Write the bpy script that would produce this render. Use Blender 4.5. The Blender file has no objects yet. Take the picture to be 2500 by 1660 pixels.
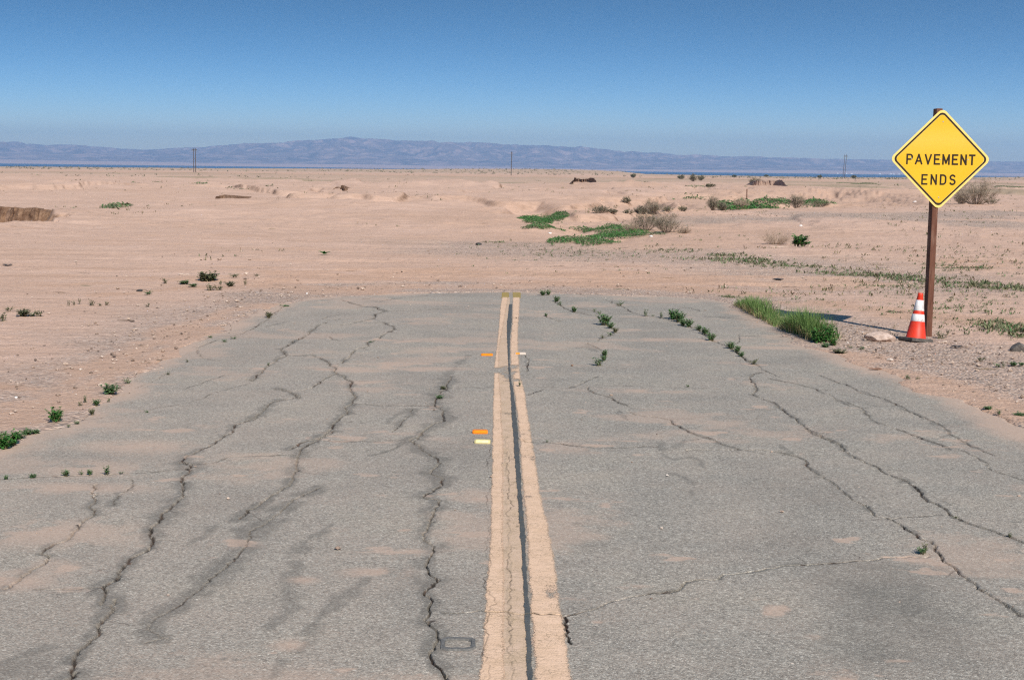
import bpy, math, random
import numpy as np
from mathutils import Matrix, Vector

R_ = math.radians
S = bpy.context.scene
COL = S.collection
rng = np.random.default_rng(7)
random.seed(7)

# ------------------------------------------------------------------ camera
F, H, PITCH, ROLL = 3472.0, 2.15, R_(6.86), R_(0.72)
cam = bpy.data.cameras.new('camera')
cam.sensor_width = 36.0
cam.lens = 36.0 * F / 2500.0
cam.clip_start, cam.clip_end = 0.1, 60000.0
camo = bpy.data.objects.new('camera', cam)
COL.objects.link(camo)
CM = Matrix.Rotation(math.pi / 2 - PITCH, 3, 'X') @ Matrix.Rotation(ROLL, 3, 'Z')
camo.matrix_world = Matrix.Translation((0, 0, H)) @ CM.to_4x4()
S.camera = camo
CR = np.array(CM)

# ------------------------------------------------------------------ sky, sun, exposure
SUN_EL = 39.5
sdir = Vector((0.38, -0.925, 0)).normalized() * math.cos(R_(SUN_EL)) + Vector((0, 0, math.sin(R_(SUN_EL))))
W = bpy.data.worlds.new('World')
S.world = W
W.use_nodes = True
wn, wl = W.node_tree.nodes, W.node_tree.links
wn.clear()
sky = wn.new('ShaderNodeTexSky')
sky.sky_type = 'NISHITA'
sky.sun_disc = False
sky.sun_elevation = R_(SUN_EL)
sky.sun_rotation = math.atan2(sdir.x, sdir.y)
sky.altitude = 300
sky.air_density = 1.0
sky.dust_density = 0.8
sky.ozone_density = 1.0
wtc = wn.new('ShaderNodeTexCoord')
wsep = wn.new('ShaderNodeSeparateXYZ')
wma = wn.new('ShaderNodeMath'); wma.operation = 'MULTIPLY_ADD'
wma.inputs[1].default_value = 16.0; wma.inputs[2].default_value = 0.012
wcomb = wn.new('ShaderNodeCombineXYZ')
wl.new(wtc.outputs['Generated'], wsep.inputs[0])
wl.new(wsep.outputs['X'], wcomb.inputs['X']); wl.new(wsep.outputs['Y'], wcomb.inputs['Y'])
wmx = wn.new('ShaderNodeMath'); wmx.operation = 'MAXIMUM'; wmx.inputs[1].default_value = 0.0
wpw = wn.new('ShaderNodeMath'); wpw.operation = 'POWER'; wpw.inputs[1].default_value = 1.55
wl.new(wsep.outputs['Z'], wmx.inputs[0]); wl.new(wmx.outputs[0], wpw.inputs[0]); wl.new(wpw.outputs[0], wma.inputs[0]); wl.new(wma.outputs[0], wcomb.inputs['Z'])
wnorm = wn.new('ShaderNodeVectorMath'); wnorm.operation = 'NORMALIZE'
wl.new(wcomb.outputs[0], wnorm.inputs[0]); wl.new(wnorm.outputs[0], sky.inputs['Vector'])
bg = wn.new('ShaderNodeBackground')
bg.inputs['Strength'].default_value = 0.1
wo = wn.new('ShaderNodeOutputWorld')
whs = wn.new('ShaderNodeHueSaturation'); whs.inputs['Hue'].default_value = 0.494; whs.inputs['Saturation'].default_value = 1.42; whs.inputs['Value'].default_value = 1.13
wl.new(sky.outputs[0], whs.inputs['Color']); wl.new(whs.outputs[0], bg.inputs['Color']); wl.new(bg.outputs[0], wo.inputs['Surface'])

sl = bpy.data.lights.new('sun', 'SUN')
sl.energy = 5.0
sl.angle = R_(0.5)
sl.color = (1.0, 0.95, 0.88)
so = bpy.data.objects.new('sun', sl)
COL.objects.link(so)
so.rotation_euler = sdir.to_track_quat('Z', 'Y').to_euler()
S.view_settings.view_transform = 'Standard'
S.view_settings.look = 'None'
S.view_settings.exposure = 0.22
S.view_settings.gamma = 1.0
S.view_settings.use_curve_mapping = False
S.cycles.use_denoising = False
S.cycles.filter_width = 1.25
S.cycles.volume_bounces = 1
S.cycles.transparent_max_bounces = 16

# ------------------------------------------------------------------ helpers
def ss(a, b, x):
    t = np.clip((np.asarray(x, float) - a) / (b - a), 0, 1)
    return t * t * (3 - 2 * t)

def vnoise(x, y, seed=0):
    x = np.asarray(x, float); y = np.asarray(y, float)
    xi = np.floor(x).astype(np.int64); yi = np.floor(y).astype(np.int64)
    fx = x - xi; fy = y - yi
    fx = fx * fx * (3 - 2 * fx); fy = fy * fy * (3 - 2 * fy)
    def h(a, b):
        n = (a * 374761393 + b * 668265263 + seed * 1274126177) & 0xffffffff
        n = ((n ^ (n >> 13)) * 1274126177) & 0xffffffff
        n = ((n ^ (n >> 16)) * 2246822519) & 0xffffffff
        return ((n ^ (n >> 15)) & 0xffffff) / float(0xffffff)
    a, b = h(xi, yi), h(xi + 1, yi)
    c, d = h(xi, yi + 1), h(xi + 1, yi + 1)
    return (a + (b - a) * fx) * (1 - fy) + (c + (d - c) * fx) * fy

def fbm(x, y, seed=0, octv=4, gain=0.5):
    s, a, t = 0.0, 1.0, 0.0
    for i in range(octv):
        s = s + a * vnoise(x * 2 ** i + 17.3 * i, y * 2 ** i - 9.1 * i, seed + i)
        t += a; a *= gain
    return s / t

def rays(px, py):
    c = np.stack([(np.asarray(px, float) - 1250) / F, (830 - np.asarray(py, float)) / F, -np.ones(np.shape(px))], -1)
    return c @ CR.T

def flat(pts, z=0.0):
    """photo pixels -> points of the level ground"""
    p = np.asarray(pts, float)
    d = rays(p[:, 0], p[:, 1])
    t = (z - H) / np.minimum(d[:, 2], -1e-4)
    return np.stack([d[:, 0] * t, d[:, 1] * t], -1)

def poly_sd(px, py, poly):
    """signed distance to a polygon, positive inside"""
    dmin = np.full(np.shape(px), 1e9)
    inside = np.zeros(np.shape(px), bool)
    n = len(poly)
    for i in range(n):
        ax, ay = poly[i]; bx, by = poly[(i + 1) % n]
        ex, ey = bx - ax, by - ay
        L = ex * ex + ey * ey + 1e-12
        t = np.clip(((px - ax) * ex + (py - ay) * ey) / L, 0, 1)
        dmin = np.minimum(dmin, (px - ax - t * ex) ** 2 + (py - ay - t * ey) ** 2)
        cr = (ay > py) != (by > py)
        with np.errstate(divide='ignore', invalid='ignore'):
            xx = ax + (py - ay) * ex / (ey if ey != 0 else 1e-12)
        inside ^= cr & (px < xx)
    d = np.sqrt(dmin)
    return np.where(inside, d, -d)

def line_d(px, py, pl):
    dmin = np.full(np.shape(px), 1e9)
    for i in range(len(pl) - 1):
        ax, ay = pl[i]; bx, by = pl[i + 1]
        ex, ey = bx - ax, by - ay
        L = ex * ex + ey * ey + 1e-12
        t = np.clip(((px - ax) * ex + (py - ay) * ey) / L, 0, 1)
        dmin = np.minimum(dmin, (px - ax - t * ex) ** 2 + (py - ay - t * ey) ** 2)
    return np.sqrt(dmin)

def zc(ox, oy, s, pts):
    return [(ox + s * a, oy + s * b) for a, b in pts]

# ------------------------------------------------------------------ materials
class NT:
    def __init__(self, name):
        self.m = bpy.data.materials.new(name)
        self.m.use_nodes = True
        self.t = self.m.node_tree
        self.t.nodes.clear()
        self.out = self.n('ShaderNodeOutputMaterial')
        self.b = self.n('ShaderNodeBsdfPrincipled')
        self.b.inputs['Specular IOR Level'].default_value = 0.25
        self.l(self.b.outputs[0], self.out.inputs['Surface'])
    def n(self, t, **k):
        o = self.t.nodes.new(t)
        for a, v in k.items(): setattr(o, a, v)
        return o
    def l(self, a, b): self.t.links.new(a, b)
    def co(self, scale=(1, 1, 1)):
        tc = self.n('ShaderNodeTexCoord'); mp = self.n('ShaderNodeMapping')
        mp.inputs['Scale'].default_value = scale
        self.l(tc.outputs['Object'], mp.inputs[0])
        return mp.outputs[0]
    def noise(self, vec, scale, detail=4, rough=0.55):
        o = self.n('ShaderNodeTexNoise')
        o.inputs['Scale'].default_value = scale; o.inputs['Detail'].default_value = detail
        o.inputs['Roughness'].default_value = rough
        self.l(vec, o.inputs['Vector'])
        return o.outputs['Fac']
    def voro(self, vec, scale, out='Color', feature='F1'):
        o = self.n('ShaderNodeTexVoronoi', feature=feature)
        o.inputs['Scale'].default_value = scale
        self.l(vec, o.inputs['Vector'])
        return o.outputs[out]
    def ramp(self, fac, stops, interp='LINEAR'):
        o = self.n('ShaderNodeValToRGB'); o.color_ramp.interpolation = interp
        e = o.color_ramp.elements
        while len(e) < len(stops): e.new(0.5)
        for i, (p, c) in enumerate(stops):
            e[i].position = p
            e[i].color = (c, c, c, 1) if not isinstance(c, (tuple, list)) else (*c, 1)
        self.l(fac, o.inputs[0])
        return o.outputs[0]
    def mix(self, fac, a, b, mode='MIX'):
        o = self.n('ShaderNodeMix', data_type='RGBA', blend_type=mode)
        for sock, v in ((o.inputs[0], fac), (o.inputs[6], a), (o.inputs[7], b)):
            if isinstance(v, (int, float)): sock.default_value = v
            elif isinstance(v, (tuple, list)): sock.default_value = (*v, 1)
            else: self.l(v, sock)
        return o.outputs[2]
    def math(self, op, a, b=0.0, c=None, clamp=False):
        o = self.n('ShaderNodeMath', operation=op, use_clamp=clamp)
        for i, v in enumerate((a, b) if c is None else (a, b, c)):
            if isinstance(v, (int, float)): o.inputs[i].default_value = v
            else: self.l(v, o.inputs[i])
        return o.outputs[0]
    def sep(self, col):
        o = self.n('ShaderNodeSeparateColor'); self.l(col, o.inputs[0])
        return o.outputs[0], o.outputs[1], o.outputs[2]
    def attr(self, name):
        o = self.n('ShaderNodeAttribute', attribute_name=name)
        return o.outputs['Color']
    def bump(self, h, strength=0.3, dist=0.01):
        o = self.n('ShaderNodeBump')
        o.inputs['Strength'].default_value = strength; o.inputs['Distance'].default_value = dist
        self.l(h, o.inputs['Height']); self.l(o.outputs[0], self.b.inputs['Normal'])
    def fin(self, col=None, rough=0.9, spec=None):
        if col is not None:
            if isinstance(col, (tuple, list)): self.b.inputs['Base Color'].default_value = (*col, 1)
            else: self.l(col, self.b.inputs['Base Color'])
        self.b.inputs['Roughness'].default_value = rough
        if spec is not None: self.b.inputs['Specular IOR Level'].default_value = spec
        return self.m

SAND = (0.50, 0.335, 0.245)

def mat_ground():
    n = NT('desert_sand')
    v = n.co()
    g, r, d = n.sep(n.attr('soil'))
    # broad tone of the sand
    c = n.mix(n.ramp(n.noise(v, 0.11, 5), [(0.3, 0.0), (0.7, 1.0)]), (0.635, 0.432, 0.325), (0.555, 0.368, 0.265))
    vs = n.co((0.25, 1, 1))
    c = n.mix(n.ramp(n.noise(vs, 0.9, 6, 0.65), [(0.42, 0.0), (0.75, 0.55)]), c, (0.44, 0.275, 0.185))
    c = n.mix(n.ramp(n.noise(vs, 5.0, 4, 0.7), [(0.4, 0.0), (0.8, 0.35)]), c, (0.60, 0.43, 0.335))
    vt = n.co((0.05, 1, 1))
    c = n.mix(n.ramp(n.noise(vt, 4.5, 5, 0.6), [(0.53, 0.0), (0.57, 0.38), (0.60, 0.0)]), c, (0.36, 0.225, 0.15))
    # orange soil
    c = n.mix(n.math('MULTIPLY', r, 0.62), c, n.mix(n.noise(v, 6, 4), (0.42, 0.24, 0.14), (0.58, 0.37, 0.25)))
    # gravel: every stone its own tone
    st = n.voro(v, 26, 'Color'); sx, sy, sz = n.sep(st)
    stone = n.ramp(sx, [(0.0, (0.16, 0.13, 0.11)), (0.35, (0.36, 0.28, 0.225)), (0.8, (0.50, 0.39, 0.31)), (1.0, (0.68, 0.58, 0.49))])
    c = n.mix(n.math('MULTIPLY', g, n.ramp(n.noise(v, 9, 4), [(0.3, 0.35), (0.65, 0.95)])), c, stone)
    # sparse crumbs everywhere
    s2 = n.voro(v, 14, 'Color'); a, b, _ = n.sep(s2)
    dd = n.voro(v, 14, 'Distance')
    crumb = n.math('MULTIPLY', n.math('GREATER_THAN', a, 0.9), n.math('LESS_THAN', dd, 0.3))
    c = n.mix(n.math('MULTIPLY', crumb, 0.55), c, n.ramp(b, [(0.0, (0.14, 0.10, 0.075)), (0.6, (0.3, 0.21, 0.15)), (1.0, (0.66, 0.55, 0.46))]))
    s4 = n.voro(n.co((.4, 1, 1)), 5.5, 'Color'); a4, b4, _ = n.sep(s4)
    d4 = n.math('ADD', n.voro(n.co((.4, 1, 1)), 5.5, 'Distance'), n.math('MULTIPLY', n.noise(v, 16, 4, .7), .3))
    mid = n.math('MULTIPLY', n.math('GREATER_THAN', a4, .84), n.math('LESS_THAN', d4, .28))
    c = n.mix(n.math('MULTIPLY', mid, .6), c, n.ramp(b4, [(0.0, (0.17, 0.115, 0.08)), (0.6, (0.33, 0.22, 0.15)), (1.0, (0.66, 0.5, 0.4))]))
    # bigger clods and dark plant litter
    s3 = n.voro(n.co((.55, 1, 1)), 1.7, 'Color'); a3, b3, _ = n.sep(s3)
    d3 = n.math('ADD', n.voro(n.co((.55, 1, 1)), 1.7, 'Distance'), n.math('MULTIPLY', n.noise(v, 7, 4, .7), .3))
    clod = n.math('MULTIPLY', n.math('GREATER_THAN', a3, .80), n.math('LESS_THAN', d3, .27))
    c = n.mix(n.math('MULTIPLY', clod, .75), c, n.ramp(b3, [(0.0, (0.13, 0.085, 0.055)), (0.7, (0.30, 0.19, 0.12)), (1.0, (0.22, 0.2, 0.11))]))
    # steep cut banks show darker damp earth
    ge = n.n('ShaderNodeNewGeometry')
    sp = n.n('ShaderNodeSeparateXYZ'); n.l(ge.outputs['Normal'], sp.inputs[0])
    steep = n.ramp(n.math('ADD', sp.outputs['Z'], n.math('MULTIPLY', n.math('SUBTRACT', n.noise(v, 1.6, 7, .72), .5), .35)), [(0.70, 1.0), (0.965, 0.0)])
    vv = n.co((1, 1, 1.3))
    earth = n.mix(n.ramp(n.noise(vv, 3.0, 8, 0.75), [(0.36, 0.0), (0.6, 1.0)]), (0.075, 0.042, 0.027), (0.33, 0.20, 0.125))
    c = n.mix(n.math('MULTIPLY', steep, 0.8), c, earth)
    c = n.mix(d, c, (0.25, 0.215, 0.125))
    h = n.math('ADD', n.math('MULTIPLY', n.noise(v, 22, 5, 0.65), 0.7), n.math('MULTIPLY', n.noise(v, 3, 5), 1.2))
    h = n.math('ADD', h, n.math('MULTIPLY', n.math('MULTIPLY', g, n.math('SUBTRACT', 0.6, n.voro(v, 26, 'Distance'))), 0.8))
    n.bump(h, 0.85, 0.05)
    return n.fin(c, 0.95, 0.1)

def asphalt_color(n, v):
    st = n.voro(v, 140, 'Color'); x, y, z = n.sep(st)
    agg = n.ramp(x, [(0.0, (0.07, 0.071, 0.066)), (0.35, (0.19, 0.186, 0.168)), (0.72, (0.315, 0.303, 0.272)), (0.93, (0.47, 0.45, 0.40)), (1.0, (0.74, 0.71, 0.64))])
    s2 = n.voro(v, 62, 'Color'); x2, _, _ = n.sep(s2)
    agg = n.mix(0.35, agg, n.ramp(x2, [(0.0, (0.10, 0.10, 0.095)), (0.6, (0.24, 0.23, 0.21)), (1.0, (0.46, 0.44, 0.40))]))
    tone = n.ramp(n.noise(v, 0.8, 5, 0.6), [(0.28, (0.78, 0.79, 0.80)), (0.5, (1.0, 1.0, 1.0)), (0.75, (1.15, 1.12, 1.07))])
    agg = n.mix(1.0, agg, (1.06, 1.03, 0.96), 'MULTIPLY')
    return n.mix(1.0, agg, tone, 'MULTIPLY')

def mat_road():
    n = NT('old_asphalt')
    v = n.co()
    cr, st, sa = n.sep(n.attr('wear'))
    c = asphalt_color(n, v)
    sx_ = n.n('ShaderNodeSeparateXYZ'); n.l(v, sx_.inputs[0])
    lane = n.ramp(n.math('MULTIPLY_ADD', sx_.outputs['X'], 0.12, 0.5), [(0.2, 0.42), (0.45, 0.33), (0.62, 0.24)])
    # pink dust lying in the pores
    dust = n.ramp(n.noise(v, 1.7, 6, 0.62), [(0.40, 0.0), (0.78, 0.6)])
    fine = n.ramp(n.noise(v, 60, 3, 0.7), [(0.35, 0.25), (0.65, 1.0)])
    c = n.mix(n.math('MULTIPLY', n.math('ADD', n.math('MULTIPLY', dust, 0.5), lane), fine), c, (0.50, 0.375, 0.285))
    sandf = n.ramp(n.math('ADD', sa, n.math('MULTIPLY', n.math('SUBTRACT', n.noise(v, 38, 6, 0.78), 0.5), 1.1)), [(0.18, 0.0), (1.0, 0.85)])
    c = n.mix(sandf, c, n.mix(n.noise(v, 30, 3), (0.40, 0.27, 0.19), (0.58, 0.42, 0.32)))
    # tar bleeding and damp stains
    sn = n.math('ADD', st, n.math('MULTIPLY', n.math('SUBTRACT', n.noise(v, 60, 6, 0.8), 0.5), 1.15))
    c = n.mix(n.ramp(sn, [(0.12, 0.0), (0.36, 0.34), (0.66, 0.60)]), c, (0.105, 0.098, 0.083))
    c = n.mix(n.math('MULTIPLY', cr, 0.94), c, n.mix(n.ramp(n.noise(v, 16, 4), [(.45, 0.0), (.7, 1.0)]), (0.022, 0.018, 0.015), (0.11, 0.062, 0.042)))
    h = n.math('MULTIPLY', n.math('SUBTRACT', 0.7, n.voro(v, 140, 'Distance')), n.math('SUBTRACT', 1.0, sandf))
    n.bump(h, 0.55, 0.006)
    return n.fin(c, 0.85, 0.22)

def mat_paint(name, ca, cb, worn, spk=0.4):
    n = NT(name)
    v = n.co()
    cr, st, wo_ = n.sep(n.attr('wear'))
    p = n.mix(n.ramp(n.noise(v, 7, 5, 0.65), [(0.3, 0.0), (0.7, 1.0)]), ca, cb)
    # grime in cross-wise hair cracks and pores
    vx = n.co((0.3, 1.4, 1))
    grime = n.ramp(n.noise(vx, 55, 5, 0.75), [(0.50, 0.0), (0.74, 1.0)])
    p = n.mix(n.math('MULTIPLY', grime, spk), p, (0.20, 0.155, 0.085))
    fl = n.voro(v, 30, 'Distance', 'DISTANCE_TO_EDGE')
    p = n.mix(n.math('MULTIPLY', n.math('LESS_THAN', fl, 0.03), n.ramp(n.noise(v, 4, 3), [(0.45, 0.0), (0.6, 0.55)])), p, (0.17, 0.13, 0.07))
    chip = n.math('GREATER_THAN', n.math('ADD', n.noise(v, 150, 4, 0.75), n.math('MULTIPLY', wo_, worn)), 0.625)
    c = p
    n.l(n.math('SUBTRACT', 1.0, chip), n.b.inputs['Alpha'])
    c = n.mix(n.math('MULTIPLY', st, 0.35), c, (0.2, 0.16, 0.09))
    c = n.mix(n.math('MULTIPLY', cr, 0.9), c, (0.035, 0.025, 0.016))
    n.bump(n.math('MULTIPLY', n.voro(v, 105, 'Distance'), -1.0), 0.35, 0.004)
    return n.fin(c, 0.8, 0.2)

def mat_leaf(name, a, b, trans=0.25):
    n = NT(name)
    g = n.n('ShaderNodeNewGeometry')
    c = n.ramp(g.outputs['Random Per Island'], [(0.0, a), (1.0, b)])
    n.fin(c, 0.6, 0.2)
    t = n.n('ShaderNodeBsdfTranslucent'); n.l(c, t.inputs['Color'])
    m = n.n('ShaderNodeMixShader'); m.inputs[0].default_value = trans
    n.l(n.b.outputs[0], m.inputs[1]); n.l(t.outputs[0], m.inputs[2]); n.l(m.outputs[0], n.out.inputs['Surface'])
    return n.m

def mat_simple(name, a, b, scale=10, rough=0.8, bump=0.2, stretch=(1, 1, 1), spec=0.25, dist=0.01):
    n = NT(name)
    v = n.co(stretch)
    f = n.noise(v, scale, 5, 0.65)
    n.bump(f, bump, dist)
    return n.fin(n.mix(n.ramp(f, [(0.3, 0.0), (0.7, 1.0)]), a, b), rough, spec)

M = {}
M['ground'] = mat_ground()
M['road'] = mat_road()
M['yellow'] = mat_paint('worn_yellow_paint', (0.77, 0.53, 0.365), (0.68, 0.46, 0.30), 0.58, .6)
M['faded'] = mat_paint('faded_yellow_paint', (0.64, 0.455, 0.325), (0.54, 0.385, 0.25), 0.6, 0.7)
M['mustard'] = mat_paint('old_mustard_paint', (0.40, 0.28, 0.075), (0.33, 0.24, 0.09), 0.6, 0.5)
M['black'] = mat_paint('black_stripe_paint', (0.068, 0.074, 0.074), (0.105, 0.108, 0.104), 0.3, 0.1)
M['grass'] = mat_leaf('grass_blade', (0.07, 0.15, 0.035), (0.21, 0.29, 0.09))
M['drygrass'] = mat_leaf('dry_grass_blade', (0.26, 0.21, 0.10), (0.44, 0.35, 0.19), 0.15)
M['leaf'] = mat_leaf('weed_leaf', (0.065, 0.14, 0.048), (0.17, 0.28, 0.115))
M['bright'] = mat_leaf('lush_leaf', (0.032, 0.125, 0.022), (0.085, 0.235, 0.05))
M['olive'] = mat_leaf('olive_leaf', (0.10, 0.115, 0.055), (0.22, 0.22, 0.12), 0.15)
M['stem'] = mat_leaf('weed_stem', (0.10, 0.11, 0.045), (0.19, 0.15, 0.08), 0.05)
M['greybrush'] = mat_leaf('grey_brush_leaf', (0.14, 0.13, 0.085), (0.34, 0.30, 0.21), 0.1)
M['twig'] = mat_leaf('grey_twig', (0.15, 0.11, 0.08), (0.36, 0.28, 0.21), 0.02)
M['drytwig'] = mat_leaf('dry_twig', (0.25, 0.18, 0.125), (0.45, 0.345, 0.26), 0.02)
M['tamarisk'] = mat_leaf('feathery_leaf', (0.20, 0.175, 0.11), (0.40, 0.34, 0.235), 0.15)

# ------------------------------------------------------------------ object plumbing
def link(name, me, parent=None, loc=None):
    o = bpy.data.objects.new(name, me)
    COL.objects.link(o)
    if parent: o.parent = parent
    if loc is not None: o.location = loc
    return o

def tag(o, label=None, cat=None, group=None, kind=None):
    if label: o['label'] = label
    if cat: o['category'] = cat
    if group: o['group'] = group
    if kind: o['kind'] = kind
    return o

def thing(name, label, cat, loc=(0, 0, 0), rz=0.0, group=None):
    o = link(name, None, None, loc)
    o.rotation_euler = (0, 0, rz)
    return tag(o, label, cat, group)

class MB:
    """collects shapes and builds them as one mesh object"""
    def __init__(self): self.v, self.f, self.mi, self.n = [], [], [], 0
    def add(self, v, f, mi=0):
        self.v.append(np.asarray(v, float).reshape(-1, 3))
        for q in f: self.f.append(tuple(int(i) + self.n for i in q))
        self.mi += [mi] * len(f)
        self.n += len(self.v[-1])
    def mesh(self, name, mats, smooth=False):
        me = bpy.data.meshes.new(name)
        me.from_pydata(np.concatenate(self.v).tolist(), [], self.f)
        for m in (mats if isinstance(mats, (list, tuple)) else [mats]): me.materials.append(m)
        me.polygons.foreach_set('material_index', self.mi)
        if smooth: me.polygons.foreach_set('use_smooth', [True] * len(self.f))
        me.update()
        return me
    def build(self, name, mats, parent=None, smooth=False, loc=None):
        return link(name, self.mesh(name, mats, smooth), parent, loc)
    def tube(self, pts, rad, seg=8, mi=0, cap=True):
        pts = np.asarray(pts, float)
        rad = np.broadcast_to(rad, (len(pts),))
        V = []
        for i, p in enumerate(pts):
            d = pts[min(i + 1, len(pts) - 1)] - pts[max(i - 1, 0)]
            d = d / (np.linalg.norm(d) + 1e-9)
            u = np.cross(d, (0, 0, 1) if abs(d[2]) < 0.9 else (1, 0, 0)); u /= np.linalg.norm(u)
            w = np.cross(d, u)
            a = np.arange(seg) * 2 * math.pi / seg
            V.append(p + rad[i] * (np.cos(a)[:, None] * u + np.sin(a)[:, None] * w))
        f = []
        for i in range(len(pts) - 1):
            for k in range(seg):
                k2 = (k + 1) % seg
                f.append((i * seg + k, i * seg + k2, (i + 1) * seg + k2, (i + 1) * seg + k))
        if cap:
            f.append(tuple(range(seg))[::-1]); f.append(tuple((len(pts) - 1) * seg + k for k in range(seg)))
        self.add(np.concatenate(V), f, mi)
    def box(self, c, s, mi=0, bev=0.0):
        hx, hy, hz = s[0] / 2, s[1] / 2, s[2] / 2
        b = bev
        if b <= 0:
            v = [(x, y, z) for z in (-hz, hz) for x, y in ((-hx, -hy), (hx, -hy), (hx, hy), (-hx, hy))]
            f = [(0, 3, 2, 1), (4, 5, 6, 7), (0, 1, 5, 4), (1, 2, 6, 5), (2, 3, 7, 6), (3, 0, 4, 7)]
        else:
            def ring(z, i):
                x, y = hx - i, hy - i
                return [(-x + b, -y, z), (x - b, -y, z), (x, -y + b, z), (x, y - b, z), (x - b, y, z), (-x + b, y, z), (-x, y - b, z), (-x, -y + b, z)]
            v = ring(-hz, b) + ring(-hz + b, 0) + ring(hz - b, 0) + ring(hz, b)
            f = [tuple(range(8))[::-1], tuple(range(24, 32))]
            for r in range(3):
                for k in range(8):
                    f.append((r * 8 + k, r * 8 + (k + 1) % 8, (r + 1) * 8 + (k + 1) % 8, (r + 1) * 8 + k))
        self.add(np.asarray(v) + np.asarray(c), f, mi)
    def prism(self, outline, y0, y1, mi=0):
        """outline in x,z, extruded from y0 (front) to y1"""
        n = len(outline)
        v = [(x, y0, z) for x, z in outline] + [(x, y1, z) for x, z in outline]
        f = [tuple(range(n)), tuple(range(n, 2 * n))[::-1]]
        for k in range(n): f.append((k, n + k, n + (k + 1) % n, (k + 1) % n))
        self.add(v, f, mi)

def big_mesh(name, V, quads, mat, colors=None, cname='soil', smooth=True):
    me = bpy.data.meshes.new(name)
    me.vertices.add(len(V)); me.vertices.foreach_set('co', V.astype(np.float32).ravel())
    nq = len(quads)
    me.loops.add(nq * 4); me.loops.foreach_set('vertex_index', quads.astype(np.int32).ravel())
    me.polygons.add(nq)
    me.polygons.foreach_set('loop_start', np.arange(nq, dtype=np.int32) * 4)
    me.polygons.foreach_set('use_smooth', np.full(nq, smooth))
    if colors is not None:
        at = me.attributes.new(cname, 'FLOAT_COLOR', 'POINT')
        c = np.ones((len(V), 4), np.float32); c[:, :3] = colors
        at.data.foreach_set('color', c.ravel())
    me.update(calc_edges=True)
    me.materials.append(mat)
    return me

def grid_quads(nr, nc):
    i = np.arange(nr * nc).reshape(nr, nc)
    return np.stack([i[:-1, :-1], i[:-1, 1:], i[1:, 1:], i[1:, :-1]], -1)

# ------------------------------------------------------------------ the road's outline
D2P = 2500 / 2361.0
ROAD_D = [(0, 1040), (50, 1012), (95, 990), (160, 962), (215, 940), (240, 918), (300, 880), (360, 842), (420, 802), (500, 762),
          (560, 738), (620, 710), (690, 690), (780, 683), (900, 678), (1040, 675), (1156, 672), (1205, 672), (1300, 677), (1420, 681), (1540, 683),
          (1640, 689), (1695, 702), (1740, 728), (1790, 757), (1850, 785), (1925, 812), (1990, 838), (2080, 872), (2180, 915), (2270, 950), (2361, 990)]
rp = flat([(a * D2P, b * D2P) for a, b in ROAD_D])
ROAD = [(-3.95, -8.0), (-3.95, 9.2)] + [tuple(p) for p in rp] + [(4.55, 9.5), (4.55, -8.0)]

# ------------------------------------------------------------------ the terrain
EDGE_X = (np.array([-1500, 0, 500, 1000, 1220, 1420, 1500, 1570, 1700, 2000, 2300, 2500, 3500]) - 1250) / F
EDGE_Z = np.array([-1.3, -1.3, -0.7, 0.7, 1.9, 1.95, 1.1, -1.0, -1.4, -1.75, -0.7, 0.8, 0.8])

def channel(far, near, depth, s_far, s_near, jag=0.5):
    f = flat(far); q = flat(near)
    return dict(far=f, near=q, poly=np.concatenate([f, q[::-1]]), depth=depth, sf=s_far, sn=s_near, jag=jag)

CH = [
    channel([(-200, 512), (-60, 508), (10, 506), (60, 510), (110, 511), (150, 515), (180, 522)], [(-200, 550), (0, 546), (90, 543), (140, 537), (180, 526)], 1.5, 0.55, 1.2, 0.9),
    channel([(1160, 524), (1225, 507), (1330, 505), (1390, 512), (1420, 524), (1500, 522), (1600, 523), (1680, 534)], [(1160, 548), (1280, 580), (1400, 597), (1560, 606), (1720, 592)], 0.6, 1.6, 5.0, 0.35),
    channel([(1405, 505), (1450, 494), (1530, 490), (1620, 489), (1700, 497), (1735, 508)], [(1405, 517), (1500, 524.5), (1600, 526), (1735, 520)], 0.75, 2.2, 1.5, 1.2),
    channel([(1690, 486), (1760, 473), (1830, 467), (2000, 465), (2150, 469), (2260, 476), (2330, 490)], [(1690, 510), (1850, 514), (2000, 507), (2250, 499), (2330, 497)], 1.0, 7.0, 5.0, 3.0),
    channel([(1820, 457), (1850, 454), (1890, 454), (1922, 458)], [(1820, 465), (1850, 469), (1890, 469), (1922, 465)], .2, 1.2, 4.0, 2.5),
    channel([(1850, 449), (1890, 446), (1940, 446.5), (1975, 450)], [(1850, 453), (1890, 454), (1940, 453), (1975, 452)], .15, 2.0, 5.0, 2.0),
    channel([(1388, 447), (1405, 442), (1440, 443), (1460, 448)], [(1388, 461), (1410, 467), (1440, 467), (1462, 459)], .25, 2.5, 4.0, 4.0),
    channel([(1525, 458), (1545, 454), (1570, 456)], [(1525, 465), (1550, 470), (1575, 464)], 0.9, 3.0, 4.0, 2.0),
    channel([(535, 490), (555, 487), (575, 489)], [(535, 495), (555, 497), (575, 494)], .15, 1.5, 3.0, 1.5),
    channel([(690, 477), (760, 473), (830, 474), (856, 479)], [(690, 483), (760, 487), (830, 487), (856, 485)], 0.9, 3.0, 4.0, 2.5),
    channel([(310, 490), (380, 486), (470, 489), (530, 491)], [(310, 499), (380, 501), (470, 498), (530, 496)], 0.35, 2.0, 4.0, 2.0),
    channel([(2290, 459), (2400, 456), (2500, 457), (2600, 458)], [(2290, 464), (2400, 464), (2500, 465), (2600, 465)], 0.8, 3.0, 5.0, 3.0),
    channel([(1590, 463), (1650, 457), (1740, 456), (1800, 462)], [(1590, 470), (1650, 472), (1740, 472), (1800, 470)], 0.7, 4.0, 5.0, 3.0),
]
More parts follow.
